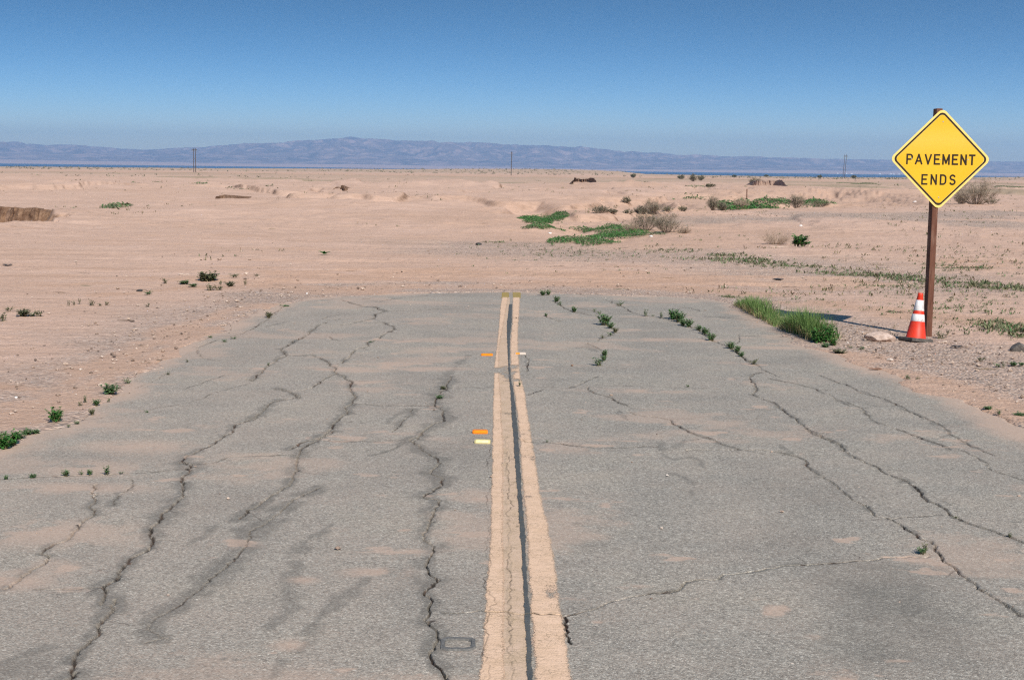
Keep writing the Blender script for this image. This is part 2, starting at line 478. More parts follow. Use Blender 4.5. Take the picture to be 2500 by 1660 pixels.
MOUNDS = [(1450, 540, 1.6, 0.9, 0.18), (1650, 520, 3.0, 2.0, 0.25), (1020, 500, 6, 3, 0.25), (870, 507, 5, 3, 0.22), (650, 520, 8, 3, 0.2), (600, 500, 6, 3, 0.2),
          (1900, 480, 9, 6, 0.3), (1540, 455, 7, 6, 0.8), (1960, 620, 3, 2, 0.12), (1250, 480, 8, 5, 0.3), (1120, 465, 14, 8, 0.5), (800, 462, 14, 8, 0.4), (300, 468, 14, 8, 0.4)]
MG = [(*flat([(a, b)])[0], rx, ry, h) for a, b, rx, ry, h in MOUNDS]

def gz(x, y, fine=True):
    x = np.asarray(x, float); y = np.asarray(y, float)
    d = np.hypot(x, y)
    z = -1.3 * ss(70, 620, d)
    ta = np.where(y > 1, x / np.maximum(y, 1), 0)
    z = z + (np.interp(ta, EDGE_X, EDGE_Z) + 1.3) * ss(650, 1200, d)
    z = z - 12.0 * ss(1230, 2100, d)
    far = ss(26, 60, d)
    z = z + far * ((fbm(x * 0.07, y * 0.05, 3, 4) - 0.5) * 0.35 + (fbm(x * 0.4, y * 0.25, 5, 3) - 0.5) * 0.14 + (fbm(x * 1.3, y * 0.9, 6, 3) - 0.5) * 0.07 * (1 - ss(150, 260, d)))
    tw = ss(25, 28, y) * (1 - ss(48, 75, d)) * (np.abs(x) < 40)
    z = z + tw * ((fbm(x * .45, y * 3.2, 47, 4) - .5) * .075 + (fbm(x * .22 + y * .25, y * 1.7 - x * .1, 48, 3) - .5) * .06)
    rg = 1 - np.abs(fbm(x * .3, y * .2, 49, 5) * 2 - 1)
    z = z + ss(34, 60, d) * (1 - ss(200, 330, d)) * (rg ** 4) * .08
    # little eroded banks
    rn = fbm(x * 0.045 + 3, y * 0.022, 11, 5)
    z = z + ss(45, 90, d) * (1 - ss(320, 600, d)) * 0.35 * (ss(0.50, 0.515, rn) - ss(0.585, 0.64, rn))
    for (mx, my, rx, ry, h) in MG:
        e = ((x - mx) / rx) ** 2 + ((y - my) / ry) ** 2
        z = z + h * np.exp(-e) * (0.75 + 0.5 * vnoise(x * 0.9, y * 0.9, 4))
    jx = (fbm(x * 0.9, y * 0.6, 21, 4) - 0.5) * 2
    for c in CH:
        lo = c['poly'].min(0) - 2; hi = c['poly'].max(0) + 2
        m = (x > lo[0]) & (x < hi[0]) & (y > lo[1]) & (y < hi[1])
        if not np.any(m): continue
        xm, ym, jm = x[m], y[m], jx[m]
        rill = (np.abs(vnoise(xm * 1.1 + ym * 0.05, ym * 0.05, 33) - 0.5) * 2) * c['jag'] * 0.9
        inside = poly_sd(xm, ym, c['poly']) > -0.2
        df = line_d(xm, ym, c['far']) - jm * c['jag'] * 0.7 - rill
        dn = line_d(xm, ym, c['near']) + jm * c['jag'] * 0.5
        de = np.minimum(line_d(xm, ym, [c['far'][0], c['near'][0]]), line_d(xm, ym, [c['far'][-1], c['near'][-1]])) + jm * .8
        k = np.where(inside, np.minimum(ss(0, c['sf'], df), ss(0, c['sn'], dn)), 0) * ss(0.2, min(9, 1.2 + c['sn'] * .9), de)
        z = z.copy(); z[m] = z[m] - c['depth'] * k * (0.9 + 0.2 * jm)
    if fine:
        near = 1 - ss(60, 160, d)
        z = z + near * ((fbm(x * 1.6, y * 1.6, 41, 3) - 0.5) * 0.035 + (fbm(x * 9, y * 9, 44, 3) - 0.5) * 0.022)
    return z

def at(px, py, dx=0.0, fine=True):
    """photo pixel -> the point of the terrain seen there"""
    d = rays(np.array([px]), np.array([py]))[0]
    t = 4.0 * (3500 / 4.0) ** np.linspace(0, 1, 9000)
    x, y, z = d[0] * t, d[1] * t, H + d[2] * t
    g = gz(x, y, fine) if d[1] > 0 else z * 0
    hit = np.nonzero(z <= g)[0]
    i = hit[0] if len(hit) else len(t) - 1
    return Vector((x[i] + dx, y[i], g[i]))

def px_m(p):
    """metres covered by one photo pixel at point p"""
    return p.y / F

def build_ground():
    # polar sheet around the viewpoint, finest where it is seen
    a_f = np.radians(np.arange(-33, 33.001, 0.05))
    a_c = np.radians(np.concatenate([np.arange(34.5, 326, 3.0)]))
    ang = np.concatenate([a_f, a_c, [a_f[0] + 2 * math.pi]])
    # rows: photo rows below the horizon (pixels of a 1024 picture)
    ys = np.concatenate([np.arange(340, 60, -0.6), np.arange(60, 5.0, -0.25), np.arange(5.0, 1.4, -0.06)])
    r = H * 1422.0 / ys
    r = np.concatenate([[0.05, 2.0, 5.0, 7.5], r, [2150, 2400, 2900, 3600]])
    r = np.unique(np.round(r, 4))
    A, Rr = np.meshgrid(ang, r)
    X, Y = np.sin(A) * Rr, np.cos(A) * Rr
    Z = gz(X, Y)
    sd = np.full(X.shape, -50.0)
    m = (np.abs(X) < 12) & (Y > -12) & (Y < 36)
    sd[m] = poly_sd(X[m], Y[m], ROAD)
    e = sd + (fbm(X * 1.2, Y * 1.2, 61, 5) - 0.5) * 0.7
    lift = 0.012 * np.exp(-((e + 0.05) / 0.35) ** 2)
    flatk = ss(-3.0, -0.2, sd)
    Z = Z * (1 - 0.85 * flatk) + lift - 0.006
    Z = np.where(m, Z - 0.10 * ss(0.0, 0.28, e), Z)
    # soil attributes: gravel, orange soil, plant-tinted
    xs, ysq = X, Y
    grav = np.zeros(X.shape); red = np.zeros(X.shape); dk = np.zeros(X.shape)
    nb = (Y > 0) & (np.hypot(X, Y) < 140)
    x, y = X[nb], Y[nb]
    s = sd[nb]
    gz1 = 0.9 * ss(-2.6, -0.4, s + (fbm(x * .5, y * .5, 71, 4) - .5) * 2.5)
    wash = flat(zc(850, 320, .381, [(800, 720), (1200, 760), (1700, 790), (2360, 830)]) + [(1900, 640), (2100, 690)])
    gz1 = np.maximum(gz1, 0.75 * (1 - ss(0.5, 4.5, line_d(x, y, wash) + (fbm(x * .4, y * .4, 72, 4) - .5) * 4)))
    for pl, w in (([(1700, 545), (1850, 537), (2000, 540), (2150, 545), (2500, 560)], 4), ([(2000, 525), (2300, 530), (2500, 520)], 5), ([(1930, 815), (2150, 850), (2500, 900)], 2.2), ([(300, 860), (500, 790), (640, 735), (760, 700), (1100, 690), (1500, 705)], 1.0)):
        gz1 = np.maximum(gz1, 0.9 * (1 - ss(w * .2, w, line_d(x, y, flat(pl)) + (fbm(x * .5, y * .5, 73, 4) - .5) * w)))
    grav[nb] = gz1
    # orange streaks: the left shoulder, wheel tracks past the end of the asphalt
    rd = np.zeros(x.shape)
    for pl, w in ((zc(0, 600, .381, [(1700, 385), (1500, 400), (1400, 440), (1150, 545), (950, 640), (700, 750), (500, 840), (300, 990)]), 0.45), (zc(0, 600, .381, [(1450, 520), (1300, 540), (1000, 720), (700, 830), (400, 960)]), 0.4), (zc(0, 600, .381, [(0, 900), (200, 920), (400, 990), (300, 1040), (0, 1130)]), 0.5),
                  ([(650, 695), (800, 702), (900, 705)], 1.3), ([(1060, 699), (1120, 701), (1190, 698)], .9), ([(1300, 690), (1700, 682), (2000, 700)], 1.0), ([(1500, 700), (1650, 706), (1800, 715)], .8), ([(1350, 668), (1800, 672), (2100, 690)], 1.2), ([(700, 668), (900, 672), (1100, 664)], 1.4), ([(1960, 870), (2100, 905), (2350, 970), (2500, 1010)], .9), ([(1000, 672), (1250, 664), (1500, 668)], 1.1), ([(30, 648), (180, 654), (400, 661), (700, 664), (1000, 660)], .12), ([(0, 700), (300, 690), (600, 672), (900, 655)], .3), ([(250, 720), (600, 690), (900, 668), (1150, 650)], .3), ([(2000, 740), (2200, 760), (2500, 790)], .8)):
        rd = np.maximum(rd, 1 - ss(w * .3, w * 1.1, line_d(x, y, flat(pl)) + (fbm(x * .9, y * 1.2, 81, 4) - .5) * w * 2.0))
    streak = ss(0.56, 0.72, fbm(x * 0.35, y * 1.8, 83, 5)) * ss(23, 27, y) * (1 - ss(40, 60, y)) * 0.5
    red[nb] = np.clip(np.maximum(rd * (0.5 + 0.5 * fbm(x * 5, y * 5, 84, 3)), streak), 0, 1)
    grav[nb] *= 1 - 0.75 * np.clip(rd, 0, 1)
    dd = np.hypot(X, Y)
    band = ss(250, 420, dd + (fbm(X * .01, Y * .004, 91, 4) - .5) * 300) * 0.25 * (1 - ss(560, 640, dd)) + ss(760, 900, dd) * 0.35 * (0.6 + .6 * fbm(X * .02, Y * .01, 93, 3))
    patch = ss(0.63, 0.68, fbm(X * 0.035, Y * 0.016, 95, 4)) * ss(90, 140, dd) * (1 - ss(600, 700, dd)) * 0.55
    dk = np.clip(np.maximum(band, patch), 0, 0.8)
    red = np.maximum(red, ss(480, 600, dd) * (1 - ss(700, 820, dd)) * 0.55)
    for c in CH[1:9]:
        m2 = ss(-5, 0.5, poly_sd(X, Y, c['poly']))
        red = np.maximum(red, .45 * m2 * (.5 + .8 * fbm(X * .8, Y * .5, 87, 3)))
    V = np.stack([X, Y, Z], -1).reshape(-1, 3)
    q = grid_quads(len(r), len(ang)).reshape(-1, 4)
    o = link('ground', big_mesh('ground', V, q[:, ::-1], M['ground'], np.stack([grav, red, dk], -1).reshape(-1, 3)))
    tag(o, kind='structure')
build_ground()

def eroded_bank(pts, hgt, groove, mat, seed, freq=1.3, fwd=2.5):
    g = flat(pts)
    L = np.concatenate([[0], np.cumsum(np.hypot(*np.diff(g, axis=0).T))])
    n_ = int(L[-1] / .16) + 2
    s_ = np.linspace(0, L[-1], n_)
    x = np.interp(s_, L, g[:, 0]); y = np.interp(s_, L, g[:, 1])
    end = np.minimum(1, np.minimum(s_, L[-1] - s_) / max(1.0, L[-1] * .22)) * (.45 + 1.1 * vnoise(s_ * .35, s_ * 0 + seed, 31)).clip(0, 1)
    top = gz(x, y + .9, False) if fwd < 2 else np.median(gz(x, y - fwd - 2, False)) + hgt * end ** .6
    back = 1.6 if fwd < 2 else 10.0
    gr = (1 - np.abs(fbm(s_ * freq, s_ * 0 + seed, 7, 4, .6) * 2 - 1)) ** 3 * 1.5 - .3
    gr2 = fbm(s_ * 3.1, s_ * 0 + 5 + seed, 9, 4) - .5
    top = top + (fbm(s_ * .9, s_ * 0, seed, 4) - .5) * hgt * .5
    m_ = 9
    V = np.zeros((m_ + 1, n_, 3))
    for j in range(m_ + 1):
        t = j / m_
        if j == 0: yo, z = back + gr * 0, gz(x, y + back, False) - .10
        else:
            t = (j - 1) / (m_ - 1)
            rough = (vnoise(s_ * 4, s_ * 0 + j * 1.7, seed + 2) - .5) * .25
            yo = groove * np.maximum(0, gr) * (1 - .55 * t) + gr2 * .25 - t * (.25 + .35 * hgt) + rough * min(1, hgt)
            z = top - hgt * 1.15 * t * (.6 + .4 * end) - .3 * (1 - end)
        V[j, :, 0] = x; V[j, :, 1] = y + yo - (fwd if j else 0); V[j, :, 2] = z
    o = link('eroded_bank', big_mesh('eroded_bank', V.reshape(-1, 3), grid_quads(m_ + 1, n_).reshape(-1, 4)[:, ::-1], mat, smooth=False))
    tag(o, kind='structure')
def bank_mat(name, a, b, c_):
    n = NT(name); v = n.co()
    c = n.mix(n.ramp(n.noise(v, 1.7, 8, .72), [(.36, 0.0), (.62, 1.0)]), a, b)
    c = n.mix(n.ramp(n.noise(v, 7, 5, .7), [(.55, 0.0), (.75, .8)]), c, c_)
    n.bump(n.noise(v, 5, 8, .75), .8, .15)
    return n.fin(c, .95, .05)
BK1 = bank_mat('damp_brown_earth', (0.13, 0.072, 0.045), (0.29, 0.18, 0.115), (0.40, 0.27, 0.185))
BK2 = bank_mat('grey_pink_earth', (0.30, 0.20, 0.15), (0.44, 0.31, 0.24), (0.22, 0.13, 0.09))
BK3 = bank_mat('red_earth', (0.22, 0.115, 0.075), (0.36, 0.21, 0.14), (0.44, 0.29, 0.2))
eroded_bank([(-160, 511), (-60, 508), (10, 506.5), (60, 510), (110, 511), (150, 515), (182, 522)], 1.15, .7, BK1, 3, .8, 1.3)
eroded_bank([(1828, 456.5), (1850, 454.5), (1890, 454.5), (1920, 457.5)], .75, 2.0, BK2, 5, .45)
#eroded_bank([(1856, 449), (1890, 447), (1940, 447), (1972, 449.5)], .30, 1.2, BK3, 6, .4)
eroded_bank([(1392, 446), (1408, 443), (1438, 444), (1458, 449)], .75, 2.2, BK1, 8, .5)
eroded_bank([(538, 490), (555, 488), (574, 490)], .3, .8, BK1, 9, .9)
eroded_bank([(815, 476), (835, 475), (854, 479)], .35, 1.0, BK1, 10, .9)
#eroded_bank([(690, 478), (720, 476), (745, 477)], .5, .8, BK2, 12, .9)
#eroded_bank([(1700, 489), (1760, 476), (1830, 469.5), (2000, 467), (2150, 471), (2250, 478)], .55, 2.2, BK2, 11, .22)

# ------------------------------------------------------------------ the road
def build_road():
    xs = np.unique(np.round(np.concatenate([np.arange(-5.0, 5.2, 0.0085), np.arange(-0.45, 0.45, 0.004)]), 4))
    ysl = [5.4]
    while ysl[-1] < 25.6: ysl.append(ysl[-1] + max(0.0055, ysl[-1] ** 2 / 6200))
    ys = np.concatenate([np.arange(-8, 5.3, 0.15), ysl])
    X, Y = np.meshgrid(xs, ys)
    crack = np.zeros(X.shape); stain = np.zeros(X.shape); deep = np.zeros(X.shape)
    rowsp = np.gradient(ys)

    def jag(pl, step, amp, r):
        out = [pl[0]]
        for a, b in zip(pl[:-1], pl[1:]):
            L = math.hypot(b[0] - a[0], b[1] - a[1]); n = max(1, int(L / step))
            nx, ny = -(b[1] - a[1]) / (L + 1e-9), (b[0] - a[0]) / (L + 1e-9)
            for i in range(1, n + 1):
                t = i / n
                o = r.normal(0, amp) if i < n else 0
                out.append((a[0] + (b[0] - a[0]) * t + nx * o, a[1] + (b[1] - a[1]) * t + ny * o))
        return out

    def raster(A, pl, w, k, soft=0.35, wvar=0.5, r=None, nf=None, broken=False):
        k0 = k
        for a, b in zip(pl[:-1], pl[1:]):
            ww = w * (1 + wvar * r.uniform(-1, 1.3)) if r is not None else w
            if broken:
                bk = float(vnoise(np.array([a[0] * 5.5]), np.array([a[1] * 2.2]), 19)[0])
                k = k0 * (.48 + .52 * float(ss(.30, .46, bk))); ww *= .6 + .9 * float(ss(.45, .8, bk))
            mrg = ww * (1 + soft) + 0.02
            i0, i1 = np.searchsorted(ys, min(a[1], b[1]) - mrg - .1), np.searchsorted(ys, max(a[1], b[1]) + mrg + .1)
            j0, j1 = np.searchsorted(xs, min(a[0], b[0]) - mrg), np.searchsorted(xs, max(a[0], b[0]) + mrg)
            if i1 <= i0 or j1 <= j0: continue
            sx, sy = X[i0:i1, j0:j1], Y[i0:i1, j0:j1]
            ex, ey = b[0] - a[0], b[1] - a[1]
            L = ex * ex + ey * ey + 1e-12
            t = np.clip(((sx - a[0]) * ex + (sy - a[1]) * ey) / L, 0, 1)
            d = np.hypot(sx - a[0] - t * ex, sy - a[1] - t * ey)
            if nf is not None: d = d + nf * (fbm(sx * 16, sy * 7, 5, 4) - .42)
            rs = float(rowsp[min(i0 + 1, len(rowsp) - 1)])
            we = max(ww * .5, rs * 0.45 * abs(ex) / (math.sqrt(L)), 0.0035)
            kk = k * min(1, (ww * .5 / we) ** .6)
            A[i0:i1, j0:j1] = np.maximum(A[i0:i1, j0:j1], kk * (1 - ss(we * (1 - soft), we * (1 + soft), d)))

    r = np.random.default_rng(3)
    Z1 = (0, 1050, .3891); Z2 = (800, 1050, .3891); Z3 = (1600, 1050, .3891); Z4 = (1000, 680, .2678); Z5 = (600, 680, .2678)
    Z6 = (1350, 680, .26786); ZL = (0, 600, .381); ZR = (1700, 600, .3387)
    # (zoom frame, width in metres, stain half width, polyline)
    CRK = [
        (ZL, .012, .05, [(1760, 920), (1850, 940), (1915, 980)]),
        (ZL, .010, .10, [(1880, 980), (1750, 1000), (1700, 1040), (1640, 1110), (1510, 1150), (1430, 1230), (1340, 1290), (1190, 1350), (1165, 1380), (1200, 1400)]),
        (Z1, .015, .16, [(1140, 205), (1200, 215), (1185, 265), (1140, 300), (1150, 360), (1140, 425), (1090, 470), (1010, 545), (1000, 580), (945, 620), (950, 670), (960, 700), (935, 745), (830, 800), (740, 890), (735, 940), (665, 970), (660, 1020), (635, 1095)]),
        (Z1, .015, .12, [(720, 1060), (710, 1130), (640, 1190), (620, 1240), (625, 1270), (560, 1335), (520, 1365), (465, 1420), (465, 1450), (460, 1530), (430, 1567), (380, 1700)]),
        (Z5, .020, .06, [(940, 215), (1080, 255), (1200, 265), (1280, 297), (1180, 325), (1180, 365), (1010, 400), (870, 425)]),
        (Z5, .016, .05, [(1130, 240), (1200, 265)]),
        (Z5, .010, 0, [(540, 205), (640, 200), (840, 182), (940, 215)]), (Z5, .010, 0, [(550, 150), (780, 148)]),
        (Z5, .010, 0, [(1210, 210), (1400, 180), (1660, 158)]), (Z5, .008, 0, [(1060, 180), (1110, 190), (1190, 155)]),
        (Z5, .012, 0, [(1280, 297), (1550, 285), (1780, 275), (1867, 275)]), (Z5, .010, .04, [(700, 365), (750, 345), (860, 325)]), (Z5, .010, 0, [(740, 380), (970, 365)]),
        (Z5, .018, .07, [(740, 400), (660, 430), (620, 465), (530, 530), (430, 585), (360, 625), (320, 640), (350, 680), (370, 700), (300, 730), (250, 770), (180, 810), (100, 885), (60, 940), (0, 915)]),
        (Z5, .014, .07, [(350, 690), (440, 705), (610, 700), (700, 740), (760, 775), (770, 800), (825, 815), (800, 845), (825, 870), (780, 885), (710, 920), (600, 1000), (520, 1025), (440, 1030)]),
        (Z5, .016, .07, [(1250, 400), (1350, 440), (1360, 470), (1280, 500), (1220, 550), (1110, 580), (1120, 615), (1000, 650), (960, 690), (900, 740), (880, 775)]),
        (Z5, .015, .10, [(825, 870), (900, 900), (910, 920), (970, 940), (950, 990), (965, 1030), (1000, 1070), (975, 1110), (960, 1150), (905, 1180), (930, 1215), (860, 1270), (820, 1310), (790, 1360), (740, 1410), (660, 1460), (500, 1500), (400, 1560)]),
        (Z5, .009, .04, [(1000, 1140), (1130, 1145), (1220, 1155), (1450, 1155), (1600, 1155), (1720, 1155)]),
        (Z5, .012, .16, [(1867, 890), (1830, 970), (1740, 1090), (1720, 1160), (1810, 1200), (1800, 1250), (1810, 1300), (1700, 1330), (1620, 1390), (1590, 1440), (1490, 1475), (1540, 1500), (1580, 1530), (1610, 1567)]),
        (Z5, .006, 0, [(700, 1478), (1450, 1470)]),
        (Z5, .006, .10, [(1520, 1190), (1480, 1260), (1400, 1350), (1330, 1400)]), (Z5, .0, .08, [(1450, 1210), (1300, 1300), (1220, 1340)]),
        (Z5, .010, .09, [(290, 1005), (390, 1030), (450, 1070), (480, 1095)]), (Z5, .008, .10, [(400, 1100), (260, 1120), (200, 1160), (150, 1220), (60, 1280), (0, 1305)]),
        (Z1, .012, .13, [(2090, 5), (2000, 60), (1900, 110), (1870, 160), (1860, 220), (1840, 300), (1810, 350), (1700, 410), (1600, 480), (1500, 555)]),
        (Z1, .008, .16, [(2010, 360), (1850, 430), (1750, 520), (1640, 600), (1570, 630), (1560, 680), (1520, 750), (1470, 810), (1380, 890), (1290, 960)]),
        (Z1, .005, .12, [(1290, 960), (1200, 1040), (1130, 1100), (1020, 1160), (960, 1200), (930, 1250), (1000, 1300), (1050, 1310), (900, 1340)]),
        (Z1, .012, .07, [(600, 340), (600, 440), (560, 490), (590, 500), (595, 535), (520, 570), (480, 630), (430, 685), (330, 720), (285, 750), (255, 780), (310, 790), (270, 845), (190, 880), (130, 930), (30, 1000)]),
        (Z1, .006, .07, [(830, 300), (830, 350), (740, 420), (710, 475)]),
        (Z1, .006, .02, [(0, 308), (200, 296), (450, 285), (640, 280), (770, 268), (960, 260), (1140, 240)]), (Z1, .006, .03, [(1200, 215), (1360, 200), (1430, 170), (1850, 155)]), (Z1, .006, 0, [(2030, 66), (2313, 70)]),
        (Z1, .005, .03, [(230, 1000), (420, 1000), (640, 985)]), (Z1, .004, .03, [(980, 690), (1110, 690)]),
        (Z1, 0, .10, [(2080, 590), (1960, 660), (1900, 730), (1830, 800), (1880, 860), (1830, 960), (1810, 1050), (1850, 1120)]), (Z1, 0, .07, [(1840, 1120), (1700, 1230)]),
        (Z1, 0, .08, [(2290, 930), (2170, 1050), (1990, 1180), (1930, 1330), (1880, 1390)]), (Z1, 0, .05, [(1780, 1450), (1720, 1550)]), (Z1, 0, .08, [(1350, 600), (1300, 650), (1180, 720)]), (Z1, 0, .06, [(740, 795), (840, 780)]), (Z1, 0, .07, [(0, 1470), (130, 1420), (290, 1360)]), (Z1, 0, .08, [(1660, 640), (1780, 560)]), (Z1, 0, .05, [(900, 1150), (1000, 1100)]), (Z1, 0, .05, [(1450, 570), (1530, 550)]),
        (Z2, .011, .15, [(600, 0), (560, 60), (530, 75), (600, 130), (690, 180), (700, 215), (640, 270), (720, 300), (710, 350), (600, 418), (710, 440), (685, 480), (650, 550), (635, 600), (600, 680), (670, 730), (670, 760), (640, 800), (615, 845), (635, 900), (690, 940)]),
        (Z2, .012, .09, [(690, 940), (605, 1020), (660, 1070), (630, 1120), (635, 1160), (605, 1190), (690, 1270), (680, 1330), (640, 1390), (660, 1460), (710, 1500), (750, 1567), (800, 1680)]),
        (Z2, .006, .02, [(0, 68), (300, 72), (520, 70)]), (Z2, .007, .03, [(720, 1145), (800, 1150), (950, 1130), (1010, 1140), (1120, 1138), (1220, 1160), (1290, 1150), (1330, 1160), (1420, 1158), (1500, 1165), (1600, 1140), (1720, 1105), (1800, 1075), (1960, 1040), (2100, 1020), (2210, 1000), (2225, 965), (2313, 935)]),
        (Z2, .010, .03, [(1480, 1165), (1500, 1230), (1490, 1280), (1530, 1340)]), (Z2, .007, .02, [(1220, 60), (1240, 75), (1380, 75), (1490, 90), (1640, 105), (1800, 110), (1980, 100), (2080, 105)]), (Z2, .004, .07, [(270, 160), (400, 125), (480, 80), (530, 70)]), (Z2, 0, .10, [(140, 1010), (0, 1130)]), (Z2, 0, .10, [(560, 820), (540, 900), (560, 960)]),
        (Z2, .002, .0, [(1020, 100), (1015, 300), (1010, 600), (1008, 900), (1005, 1140), (1000, 1300), (1005, 1567)]),
        (Z2, .002, .018, [(1125, 40), (1130, 300), (1135, 560), (1140, 800), (1148, 1100), (1150, 1300), (1155, 1567)]),
        (Z3, .009, .04, [(0, 1030), (140, 1010), (180, 965), (230, 945), (400, 935), (430, 905), (480, 905), (750, 870), (790, 855), (1140, 835), (1470, 795), (1640, 795), (1720, 785)]),
        (Z3, .011, .05, [(200, 125), (370, 125), (680, 125), (780, 140), (880, 165), (940, 190), (945, 220), (1020, 280), (1110, 330), (1150, 370), (1240, 440), (1330, 480), (1390, 540), (1470, 555)]),
        (Z3, .014, .05, [(1470, 555), (1560, 610), (1670, 685), (1730, 700), (1780, 770), (1800, 810), (1890, 870), (1905, 895), (1950, 920), (2020, 970), (2040, 1000), (2130, 1050), (2200, 1090), (2313, 1165), (2500, 1270)]),
        (Z3, .014, .06, [(950, 0), (1060, 50), (1160, 90), (1180, 125), (1260, 180), (1380, 230), (1450, 280), (1550, 310), (1640, 370), (1700, 440), (1810, 490), (1860, 540), (1970, 590), (2100, 630), (2220, 670), (2313, 710), (2500, 790)]),
        (Z3, .006, .03, [(1480, 560), (1580, 545), (1800, 535)]), (Z3, .007, .05, [(1830, 0), (1850, 25), (1960, 90), (2050, 130), (2130, 160)]), (Z3, .007, .03, [(1540, 5), (1650, 50), (1800, 95), (1900, 120), (1990, 160), (2080, 205), (2110, 250), (2220, 280), (2313, 315), (2500, 390)]),
        (Z3, .008, .06, [(200, 0), (250, 30), (360, 60), (430, 95), (520, 120)]), (Z3, .004, .02, [(930, 155), (1080, 160)]),
        (Z3, 0, .07, [(40, 80), (40, 110), (60, 160), (120, 185), (200, 170), (270, 185), (320, 240)]), (Z3, 0, .07, [(180, 60), (130, 110)]), (Z3, 0, .06, [(100, 270), (170, 290), (240, 340), (240, 400)]), (Z3, 0, .06, [(730, 60), (800, 110), (870, 150)]), (Z3, 0, .03, [(1690, 400), (1850, 470)]), (Z3, 0, .025, [(2230, 575), (2290, 580)]), (Z3, 0, .02, [(1600, 610), (1640, 620)]),
        (ZR, .013, .06, [(400, 1070), (480, 1105), (560, 1130), (620, 1180), (720, 1250), (790, 1310), (900, 1370), (1040, 1425)]), (ZR, .010, .05, [(480, 915), (410, 925), (385, 950), (430, 1010), (440, 1040), (400, 1070)]),
        (ZR, .009, .06, [(890, 935), (1000, 980), (1080, 1000), (1150, 1040), (1350, 1100), (1530, 1190), (1700, 1260), (1790, 1310), (1830, 1360), (1990, 1455)]), (ZR, .012, .03, [(460, 890), (530, 920), (600, 950)]), (ZR, .008, .06, [(520, 960), (690, 990), (850, 1030), (900, 1055), (1000, 1100), (1200, 1170), (1220, 1210), (1290, 1270), (1420, 1310), (1550, 1360), (1740, 1430), (1830, 1470)]), (ZR, .007, .05, [(1000, 1100), (1100, 1150), (1220, 1165)]),
        (ZR, .014, .04, [(0, 590), (80, 650), (130, 690), (220, 730), (300, 780), (360, 820), (430, 850), (460, 885)]), (ZR, .010, .02, [(300, 645), (450, 650), (560, 658), (690, 650)]), (ZR, .006, 0, [(300, 650), (310, 690), (280, 710)]), (ZR, 0, .03, [(700, 1180), (740, 1185)]), (ZR, .004, 0, [(900, 1040), (1060, 1040)]),
        (Z6, .016, .03, [(0, 190), (60, 240), (100, 270), (170, 300), (280, 320), (400, 340)]), (Z6, .014, .03, [(200, 265), (360, 295), (430, 320), (680, 325), (830, 330), (940, 355), (1060, 375), (1180, 410), (1260, 445), (1360, 490), (1460, 575), (1540, 600), (1640, 650), (1720, 710), (1840, 780)]), (Z6, .014, .03, [(470, 195), (580, 235), (640, 260), (720, 310), (800, 330)]),
        (Z6, .012, .03, [(440, 400), (510, 440), (570, 470), (540, 510), (450, 540), (410, 565)]), (Z6, .012, .10, [(310, 590), (380, 620), (440, 650)]), (Z6, .012, .02, [(470, 660), (470, 740), (410, 790)]), (Z6, 0, .12, [(200, 640), (300, 620), (420, 670)]),
        (Z6, .009, .05, [(150, 1000), (230, 970), (310, 930), (400, 890)]), (Z6, .010, .05, [(310, 990), (390, 1050), (480, 1070), (530, 1085), (590, 1130), (660, 1150)]), (Z6, .005, .02, [(660, 1150), (720, 1180), (830, 1185)]), (Z6, .010, .07, [(680, 1210), (760, 1240), (930, 1260), (1060, 1285), (1100, 1330), (1190, 1370), (1260, 1410), (1370, 1440), (1490, 1480), (1560, 1520)]),
        (Z6, .007, .03, [(90, 1510), (180, 1525), (320, 1535), (650, 1540), (850, 1530)]), (Z6, .014, .02, [(0, 380), (70, 390)]), (Z6, .010, 0, [(60, 120), (150, 120), (310, 170)]), (Z6, .012, .02, [(970, 220), (1110, 215)]), (Z6, .015, .06, [(1180, 265), (1250, 272), (1330, 300)]), (Z6, .012, .08, [(1390, 345), (1580, 355)]), (Z6, .008, 0, [(1580, 355), (1720, 375), (1860, 390)]),
        (Z6, .004, 0, [(400, 970), (1000, 985), (1700, 1010)]), (Z6, .003, .05, [(590, 1190), (680, 1290)]),
        (Z4, .005, .05, [(1080, 1060), (1220, 1010)]), (Z4, .005, 0, [(1090, 980), (1340, 990)]), (Z4, .005, 0, [(350, 1000), (520, 990), (740, 990)]), (Z4, .014, .02, [(1240, 340), (1300, 365), (1380, 385)]), (Z4, .010, .03, [(960, 975), (1030, 980)]), (Z4, .010, .03, [(940, 360), (1020, 362)]), (Z4, .010, 0, [(950, 395), (1020, 395)]), (Z4, .008, .03, [(1060, 700), (1080, 850)]), (Z4, 0, .10, [(540, 700), (440, 780), (330, 900)]),
        (ZL, .009, .03, [(1910, 345), (1800, 400), (1700, 480), (1560, 560), (1400, 600), (1240, 660)]), (ZL, .004, .01, [(700, 1110), (1000, 1040), (1200, 1010), (1320, 970), (1380, 940), (1480, 915), (1590, 890)]), (ZL, .005, .03, [(1180, 920), (1280, 890), (1440, 830)]), (ZL, .006, .02, [(870, 910), (1000, 860), (1110, 790)]), (ZL, .006, .03, [(1240, 640), (1300, 720), (1380, 735)]), (ZL, 0, .06, [(1365, 706), (1415, 704)]), (ZL, .005, .02, [(1700, 520), (1860, 480)]), (ZL, .012, .0, [(330, 1180), (450, 1150), (560, 1090), (600, 1050)]),
        (Z5, .006, .02, [(760, 530), (860, 570)]), (Z5, 0, .05, [(230, 430), (390, 400)]),
    ]
